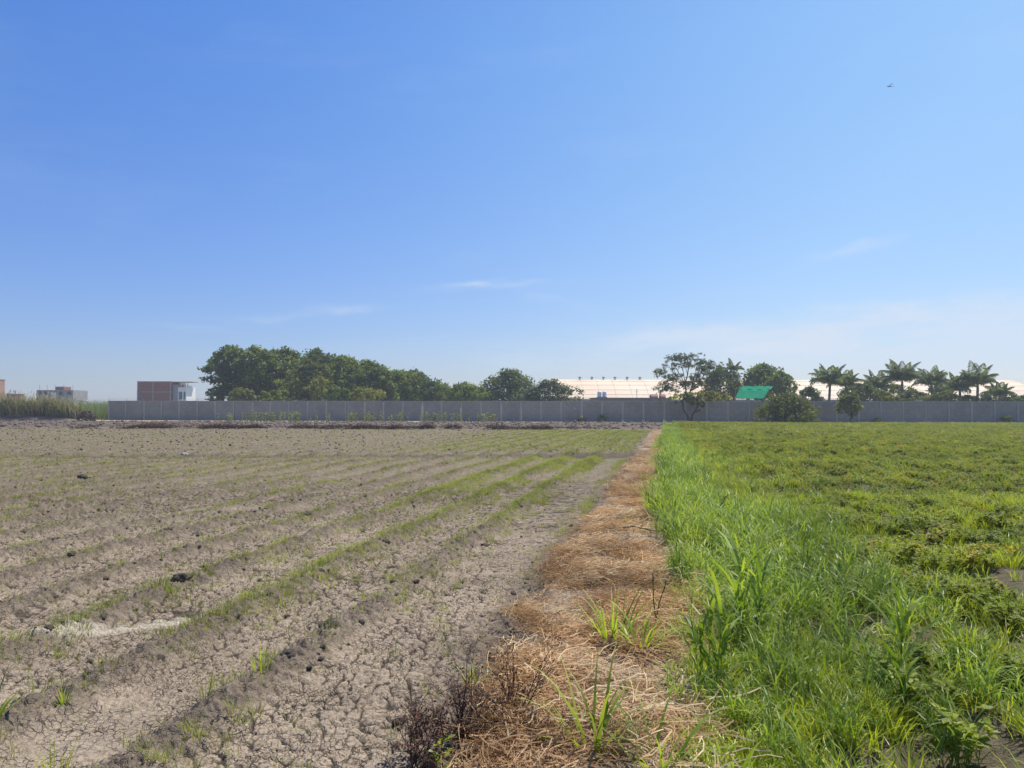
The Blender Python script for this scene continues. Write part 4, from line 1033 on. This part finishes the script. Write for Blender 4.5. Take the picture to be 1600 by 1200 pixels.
# -- straw on the path ---------------------------------------------------------
G_straw = [v_straw(300+i, 34, .15, .15, M_straw, .05, .0042) for i in range(5)]
G_strawp = [v_straw(320+i, 26, .16, .20, M_strawp, .06, .0045) for i in range(4)]
def strawd(x, y, c):
    eL, eR = edges(y)
    e = sm(-.04, .14, c - eL + (fbm(x*2, y*2, 501, 2)-.5)*.5) * (1 - sm(.05, .35, c - eR + (fbm(x*2, y*2, 502, 2)-.5)*.5)) * (1 - .75*sm(13, 28, y))
    return e * np.clip(sm(.38, .49, fbm(x*2.3+4, y*1.6, 503, 4)), .08, 1)
P, rot, r = points(9000, 3.0, 60, strawd, -1.4, .6, seed=14, power=0)
P[:, 2] += r.uniform(0, .03, len(P)); scatter('straw_litter', P, rot*np.array([1, 1, 1]), r.uniform(.7, 1.3, len(P)), G_straw, 'orange brown dead grass litter covering the path')
P, rot, r = points(2200, 3.0, 60, lambda x, y, c: strawd(x, y, c)*(fbm(x*1.3, y*1.3, 505, 3) > .48), -1.4, .6, seed=15, power=0)
P[:, 2] += r.uniform(0, .04, len(P)); scatter('pale_straw_litter', P, rot, r.uniform(.7, 1.4, len(P)), G_strawp, 'pale gold straw lying over the path')
# reeds by the road at the left end of the wall
G_reed = [v_grass(340+i, 12, 2.7, .05, .3, leafmat('reed' if not i else 'reed_', (.20, .26, .10), (.36, .42, .2), None, .3, .5, .2, .3), .1, .55, 4) for i in range(1)]
r = np.random.default_rng(5); n_ = 520; pxs = r.uniform(118, 176, n_); ds = r.uniform(113, 128, n_)
P = np.stack([(pxs-800)/F*ds, ds, np.full(n_, -.1)], 1); rot = np.stack([r.normal(0, .06, n_), r.normal(0, .06, n_), r.random(n_)*6.28], 1)
scatter('reed_bed', P, rot, r.uniform(.8, 1.25, n_), G_reed, 'pale green tall reeds between the bushes and the wall end')
r = np.random.default_rng(6); n_ = 1500; pxs = r.uniform(150, 1700, n_); ds = np.array([wall_d(p) for p in pxs]) - r.uniform(.3, 2.2, n_)
P = np.stack([(pxs-800)/F*ds, ds, np.full(n_, -.02)], 1); rot = np.stack([r.normal(0, .1, n_), r.normal(0, .1, n_), r.random(n_)*6.28], 1)
k = fbm(P[:, 0]*.2, P[:, 1]*0, 7, 2) > .45
scatter('verge_weeds', P[k], rot[k], r.uniform(.8, 2.0, k.sum()), G_seed, 'low weeds along the foot of the wall')

# ------------------------------------------------------------------ weeds in a row before the wall
def stalk_plant(seed):
    r = random.Random(seed); mb = MB(); H = r.uniform(.85, 1.15)
    mb.tube([(0, 0, -.05), (r.uniform(-.05, .05), 0, H*.6), (r.uniform(-.08, .08), 0, H)], [.02, .016, .008], 5, .8)
    lb = MB()
    for k in range(11):
        z = H*(.25 + .75*k/11); lb.blade((0, 0, z), k*2.4, r.uniform(.25, .5), .13, .5, 1.9, 3, r.random())
    for k in range(8): leaf(lb, (0, 0, H), k*.8, .4, .20, .12, 1)
    for k in range(8): lb.blade((0, 0, .0), k*.8, r.uniform(.25, .5), .10, .6, 1.5, 3, .1)
    return mb.mesh('stem', M_sstem), lb.mesh('leaves', M_sleaf)
M_sleaf = leafmat('stalk_plant_leaves', (.14, .18, .06), (.38, .40, .18), None, .35, .5, .6, .3)
M_sstem = leafmat('stalk_plant_stems', (.28, .30, .15), (.42, .42, .24), None, .1, .5, .6, .2)
SV = [stalk_plant(i) for i in range(6)]
r = random.Random(3)
cl = [(345, 1), (362, 5), (384, 4), (398, 9), (412, 9), (428, 8), (440, 4), (457, 6), (468, 6), (490, 3), (516, 3), (546, 6), (556, 7), (570, 7), (582, 7), (600, 4), (612, 5), (624, 7), (640, 1), (662, 4), (672, 3), (684, 6), (694, 7), (709, 5), (722, 4), (734, 3), (750, 4), (758, 6), (768, 5), (775, 3)]
for px, nn in cl:
    for k in range(nn):
        p = px + r.uniform(-6, 6); d = r.uniform(95.5, 98.5); x, y, _ = at(p, d)
        if nn == 1: t = empty('stalk_plant', (x, y, gz(x, y)), r.random()*6.28, {345: 'lone yellow green stalk plant standing leftmost before the wall', 640: 'single tall yellow green stalk plant alone in the widest gap of the row'}[px], 'plant')
        else: t = empty('stalk_plant', (x, y, gz(x, y)), r.random()*6.28, 'leafy yellow green stalk plant in the loose row before the wall', 'plant', 'stalk plants in a loose row before the wall')
        t.scale = (1, 1, r.uniform(.7, 1.2)); a, b = r.choice(SV)
        link('stem', a, t); link('leaves', b, t)

# brush heaps along the far edge of the bare field
M_brush = leafmat('brown_brush', (.075, .045, .035), (.19, .12, .09), None, .05, .85, .5, .1, (1, .9, .8))
hl = [(240, 34, 'wide brown brush heap leftmost in the row at the far edge of the field'), (348, 34, 'long brown brush heap below the left end of the stalk plants'), (398, 16, 'low brush heap right after the long one'),
      (473, 22, 'brown brush heap below the first gap in the stalk plants'), (572, 24, 'brown brush heap under the middle clump of stalk plants'), (620, 13, 'small flat brush heap between the middle clump and the dark heap'),
      (668, 13, 'dark rounded brush heap below the last stalk plants'), (708, 14, 'brush heap second from the right end group'), (778, 17, 'tallest dark brown brush heap near the right end of the row'), (846, 18, 'last low brush heap at the right end of the row')]
for px, hw, lb in hl:
    d = 61.5; x, y, _ = at(px, d); w = hw*d/F; mb = MB(); r = random.Random(px)
    hgt = .42 if px in (240, 668, 778) else .3
    for i in range(int(60 + 260*w)):
        u = r.uniform(-1, 1); zz = (1-u*u)*hgt*r.random()
        mb.blade((u*w, r.uniform(-.5, .5), zz), r.random()*6.28, r.uniform(.15, .5), .03, r.uniform(.5, 1.5), r.uniform(1.2, 2.2), 2, r.random())
    for k in range(10):
        u = -1+2*(k+.5)/10; h2 = (1-u*u)*hgt*.75 + .05
        mb.add([(u*w-w*.12, -.4, -.05), (u*w+w*.12, -.4, -.05), (u*w+w*.12, .4, -.05), (u*w-w*.12, .4, -.05), (u*w, -.1, h2), (u*w, .2, h2*.9)], [(0, 1, 4), (1, 2, 5, 4), (2, 3, 5), (3, 0, 4, 5)], .2)
    o = mb.build('brush_heap', M_brush, None, (x, y, gz(x, y)-.02)); tag(o, lb, 'brush heap', 'brown brush heaps at the far edge of the bare field')

# ------------------------------------------------------------------ foreground individuals
def onground(px, y_):
    d = gd(y_, px)
    for _ in range(4):
        x = (px-800)/F*d; z = gz(x, d); d = (CAMH - z)*F/(y_ - yh(px))
    x = (px-800)/F*d; return x, d, gz(x, d)
M_clodbig = plain('big_dark_clod', (.21, .172, .132), (.11, .09, .07), scale=9, bump=.9, bscale=60)
CL = [(290, 910, 30, 'big dark clod with grass sprouting at its left foot'), (265, 833, 15, 'lone dark clod left of the centre of the bare field'), (479, 807, 22, 'wide flat dark clod on the mid distance ridge'),
      (456, 1014, 24, 'rounded dark clod at the end of the green line of seedlings'), (618, 905, 15, 'clod beside the seedlings in the middle of the bare field'), (604, 843, 14, 'clod on the ridge left of the densest seedlings'),
      (652, 905, 11, 'small clod just right of the seedling line'), (757, 848, 13, 'dark clod on the green ridge nearest the path'), (828, 733, 8, 'small far clod standing on the green ridge before the ditch'),
      (812, 942, 19, 'dark clod touching the left edge of the straw path'), (627, 1118, 22, 'dark clod with a green leaf near the dead twiggy weed'), (508, 1004, 14, 'small clod to the right of the rounded dark clod'),
      (132, 749, 15, 'far clod in the upper left of the bare field'), (72, 802, 13, 'clod near the left edge in mid distance'), (186, 796, 15, 'clod right of the one near the left edge'), (116, 874, 15, 'dark clod left of the cracked pale bed'),
      (84, 991, 20, 'broken clod beside the pale silt patch'), (1385, 908, 17, 'grey clod on the bare patch in the right field'), (1590, 1060, 22, 'dark clod at the right edge of the green field')]
for px, y_, w, lb in CL:
    x, y, z = onground(px, y_ + w*.2); s = w*y/F; o = link('soil_clod', v_clod(px, 3), None, (x, y, z + s*.04), random.random()*6)
    o.scale = (s*1.1, s*.95, s*.9); o.data.materials[0] = M_clodbig; tag(o, lb, 'clod', 'larger clods lying in the fields')
x, y, z = onground(290, 712); o = link('pale_stone', v_clod(991, 2), None, (x, y, z+.06)); o.scale = (.3, .2, .2); o.data.materials[0] = plain('pale_stone', (.5, .46, .4)); tag(o, 'pale stone lying far out in the bare field', 'stone')

def tuft(label, px, y_, h, nb, w, mat, spread=.05, name='grass_tuft', p0=.5, p1=2.0, seed=None, tall=False):
    x, y, z = onground(px, y_); me = v_tall(seed or px, nb, h, spread, w) if tall else v_grass(seed or px, nb, h, w, spread, mat, p0, p1, 6)
    if not tall: me.name = 'grass_tuft'
    o = link(name, me, None, (x, y, z)); return tag(o, label, 'grass tuft')
tuft('broad bladed grass tuft alone on the straw path', 958, 1006, .44, 48, .017, M_tall, .09, p1=1.7)
tuft('pale yellow based grass tuft right of the lone path tuft', 1002, 1014, .38, 36, .018, M_tall, .05, p0=.9, p1=1.9)
tuft('long leaved grass tuft at the bottom edge between straw and grass', 925, 1168, .44, 40, .016, M_tall, .09, p0=.8, p1=1.8)
tuft('spray of grass at the bottom right edge of the straw', 1030, 1190, .40, 26, .015, M_tall, .10, p0=.8, p1=1.9)
tuft('small grass tuft on the left edge of the straw path', 748, 1062, .19, 34, .009, M_grass, .06, p0=.8)
tuft('bright tuft at the foot of the big dark clod', 276, 915, .16, 20, .007, M_grass, .05, p1=1.2)
tuft('upright thin tuft in the cracked soil at lower left', 328, 1092, .19, 12, .006, M_seed, .03, p0=.2, p1=.8)
tuft('dark green star shaped tuft in the cracked soil', 108, 1105, .12, 16, .009, M_grass, .02, p0=.9, p1=1.6)
tuft('broad dark grass at the left edge above the lower corner', 4, 1120, .30, 14, .014, M_tall, .05)
tuft('yellow green tuft at the bottom left edge of the field', 100, 1198, .16, 26, .008, M_grass, .08, p1=1.1)
tuft('tuft of seedling grass between two cracked beds', 415, 1042, .18, 20, .008, M_grass, .05, p0=.3, p1=1.0)
tuft('tall arching grass clump leaning over the near end of the grass strip', 1105, 1085, .85, 6, .022, None, .06, tall=True)
tuft('tall broad leaved grass clump beside the straw at mid strip', 1172, 1015, .9, 7, .024, None, .08, tall=True)
tuft('lone tall grass with a white drooping blade in the right foreground', 1396, 1082, .78, 2, .026, None, .02, tall=True)
# leafy weed under it, seedling, dead weed, stalks
x, y, z = onground(1410, 1120); me = v_bean(777, .36, 66, .062, None, .20); o = link('leafy_weed', me, None, (x, y, z)); tag(o, 'broad leaved weed with reddish stems in the right foreground', 'weed')
x, y, z = onground(1455, 872); me = v_bean(778, .34, 66, .06, leafmat('browning_leaves', (.12, .085, .03), (.24, .17, .04), None, .3, .5, .9, .3), .25); o = link('browning_weed', me, None, (x, y, z)); tag(o, 'reddish brown leaved weed in the middle of the right field', 'weed')
x, y, z = onground(1490, 1195); me = v_bean(779, .34, 54, .06, None, .16); o = link('leafy_weed', me, None, (x, y, z)); tag(o, 'leafy weed with brown tipped leaves at the lower right edge', 'weed')
x, y, z = onground(693, 1196); mb = MB()
for k in range(9): leaf(mb, (0, 0, .02 + .014*k), k*2.4, .5, .075, .035, random.random())
mb.tube([(0, 0, -.02), (0, 0, .15)], .003, 4, .2)
o = mb.build('seedling', leafmat('seedling_leaves', (.22, .30, .03), (.42, .48, .06), None, .4, .4, .9, .3), None, (x, y, z)); tag(o, 'bright yellow green seedling in the dead twigs at the bottom edge', 'seedling')
def twiggy(px, y_, label, n, H, seed):
    x, y, z = onground(px, y_); r = random.Random(seed); mb = MB()
    def br(p, d_, L, rad, lev):
        q = p + d_*L; m_ = (p+q)/2 + Vector((r.uniform(-1, 1), r.uniform(-1, 1), r.uniform(-1, 1)))*L*.08
        mb.tube([p, m_, q], [rad, rad*.8, rad*.55], 4, r.random(), False)
        if lev:
            for k in range(r.randint(3, 5)):
                t = r.uniform(.3, 1.0); pp = p.lerp(q, t); dd = (d_ + Vector((r.uniform(-1, 1), r.uniform(-1, 1), r.uniform(-.5, .8)))*.9).normalized()
                br(pp, dd, L*r.uniform(.35, .6), rad*.5, lev-1)
        else:
            for k in range(3):
                leaf(mb, p.lerp(q, r.uniform(.3, 1)), r.random()*6.28, r.uniform(-1, .5), .014, .009, r.random())
    for k in range(n):
        a = r.random()*6.283; t = r.uniform(.15, 1.15); br(Vector((r.uniform(-.05, .05), r.uniform(-.05, .05), -.01)), Vector((math.cos(a)*math.sin(t), math.sin(a)*math.sin(t), math.cos(t))), H*r.uniform(.5, 1), .0032, 2)
    o = mb.build('dead_weed', M_twig, None, (x, y, z)); tag(o, label, 'dead weed')
twiggy(728, 1150, 'dead dark brown twiggy weed where soil meets straw at the bottom edge', 24, .34, 5)
twiggy(660, 1190, 'flattened dark twiggy weed left of the bright seedling', 20, .26, 6)
twiggy(800, 1120, 'thin dead twigs leaning over the straw', 7, .30, 8)
# slanting stalks
def stalks(px, y_, top, n, label, mat=M_stem):
    x, y, z = onground(px, y_); mb = MB(); r = random.Random(px)
    for k in range(n):
        tx = (top[0]-px)*y/F + r.uniform(-.06, .06); tz = (y_-top[1])*y/F + r.uniform(-.08, .04); b0 = Vector((r.uniform(-.03, .03), r.uniform(-.05, .05), -.02)); t = Vector((tx, .1, tz))
        mb.tube([b0, b0.lerp(t, .5) + Vector((-.01, 0, .02)), t], [.005, .004, .0025], 5, .1)
        for q in range(10): mb.blade(b0.lerp(t, .8+.02*q), q*2.4, .035, .006, .3, .8, 2, .8)
    o = mb.build('dark_stalk', mat, None, (x, y, z)); tag(o, label, 'stalk')
M_dstalk = leafmat('dark_stalks', (.035, .05, .022), (.10, .12, .06), None, .1, .6, .9, .2)
stalks(1108, 850, (1140, 775), 4, 'sheaf of dark slanting seed stalks rising from the grass strip', M_dstalk)
stalks(1027, 985, (1036, 905), 2, 'thin dark upright stalk at the edge of the straw below the grass strip', M_dstalk)
# dry branch on the path
x, y, z = onground(1005, 838); mb = MB(); r = random.Random(2)
mb.tube([(-.22, .1, .08), (-.1, .05, .10), (.05, 0, .07), (.22, -.06, .05)], [.009, .008, .006, .004], 6, .3)
for k in range(8):
    t = r.uniform(-.2, .2); mb.tube([(t, 0, .08), (t+r.uniform(-.03, .12), r.uniform(-.1, .1), r.uniform(.0, .16))], [.005, .002], 4, .4)
for k in range(24): leaf(mb, (r.uniform(-.2, .28), r.uniform(-.08, .08), r.uniform(.02, .13)), r.random()*6.28, r.uniform(-.6, .4), .06, .03, r.random())
o = mb.build('dry_branch', leafmat('dry_leaves', (.12, .11, .06), (.28, .25, .15), None, .1, .7, .9, .15), None, (x, y, z)); tag(o, 'withered branch with curled leaves on the straw path', 'branch')
# pale dry husk
x, y, z = onground(915, 838); mb = MB(); mb.blade((-.12, 0, .02), .15, .27, .04, 1.4, 1.75, 5, .9); mb.blade((-.10, .02, .03), .3, .2, .025, 1.25, 1.8, 5, .7)
o = mb.build('dry_husk', M_strawp, None, (x, y, z)); tag(o, 'pale dry stalk lying on the bare left edge of the path', 'dry stalk')
# long loose pale stems among the straw
for (px, y_, a, L, lb) in ((1010, 1092, 1.0, .34, 'pale bent stem lying across the straw toward the upper right'), (985, 1120, -.35, .42, 'long thin pale stem running from the straw into the grass'), (870, 1155, .7, .2, 'thick pale dry stem at the bottom of the path')):
    x, y, z = onground(px, y_); mb = MB(); mb.tube([(-L/2*math.cos(a), -L/2*math.sin(a), .02), (0, 0, .06), (L/2*math.cos(a), L/2*math.sin(a), .05)], [.004, .004, .0025], 5, .9)
    for q in range(3): mb.blade((L*(.1*q-.1)*math.cos(a), L*(.1*q-.1)*math.sin(a), .05), a+.3*q-.2, .12, .008, 1.2, 1.8, 3, .9)
    o = mb.build('fallen_straw', M_strawp, None, (x, y, z)); tag(o, lb, 'straw stalk')

# ------------------------------------------------------------------ dragonfly high at right
d = 6.6; x, y, z = at(1399, d, 134); z += .0
z = CAMH + d*math.tan(math.atan((600-134)/F) + R(1.93)); 
df = empty('dragonfly', (x, y, z), R(8), 'tiny dark dragonfly flying in the blue sky at upper right', 'dragonfly')
M_df = plain('dragonfly_body', (.035, .04, .05), rough=.4); mb = MB()
mb.tube([(-.033, 0, 0), (-.030, 0, .001), (-.026, 0, .001), (-.022, 0, .001), (-.014, 0, .002), (-.006, 0, .001), (.0, 0, 0), (.036, 0, .001)], [.001, .0035, .0036, .002, .0045, .004, .0014, .0009], 8)
mb.build('body', M_df, df, smooth=True)
mw, nw, bw = newmat('dragonfly_wing'); bw.inputs['Base Color'].default_value = (.5, .55, .6, 1); bw.inputs['Alpha'].default_value = .35; bw.inputs['Roughness'].default_value = .2
for sx, sy in ((-.016, 1), (-.016, -1), (-.009, 1), (-.009, -1)):
    mb = MB(); tipx = sx + (-.002 if sx < -.012 else .014)
    mb.add([(sx, 0, .003), (sx-.002, sy*.018, .008), (tipx-.003, sy*.040, .013), (tipx+.004, sy*.040, .013), (sx+.007, sy*.018, .008), (sx+.003, 0, .003)], [(0, 1, 2, 3, 4, 5)])
    w_ = mb.build('wing', mw, df); sd_m = w_.modifiers.new('t', 'SOLIDIFY'); sd_m.thickness = .0002

# ------------------------------------------------------------------ thin haze in the air
mb = MB(); mb.box(-420, 420, -30, 620, -1.2, 16.0)
hm = bpy.data.materials.new('haze_air'); hm.use_nodes = True; hn = hm.node_tree; hn.nodes.clear()
ho = hn.nodes.new('ShaderNodeOutputMaterial'); hv = hn.nodes.new('ShaderNodeVolumePrincipled')
hv.inputs['Density'].default_value = .0006; hv.inputs['Color'].default_value = (.80, .88, 1, 1); hv.inputs['Anisotropy'].default_value = .2
hn.links.new(hv.outputs[0], ho.inputs['Volume'])
o = mb.build('haze', hm); tag(o, kind='stuff')
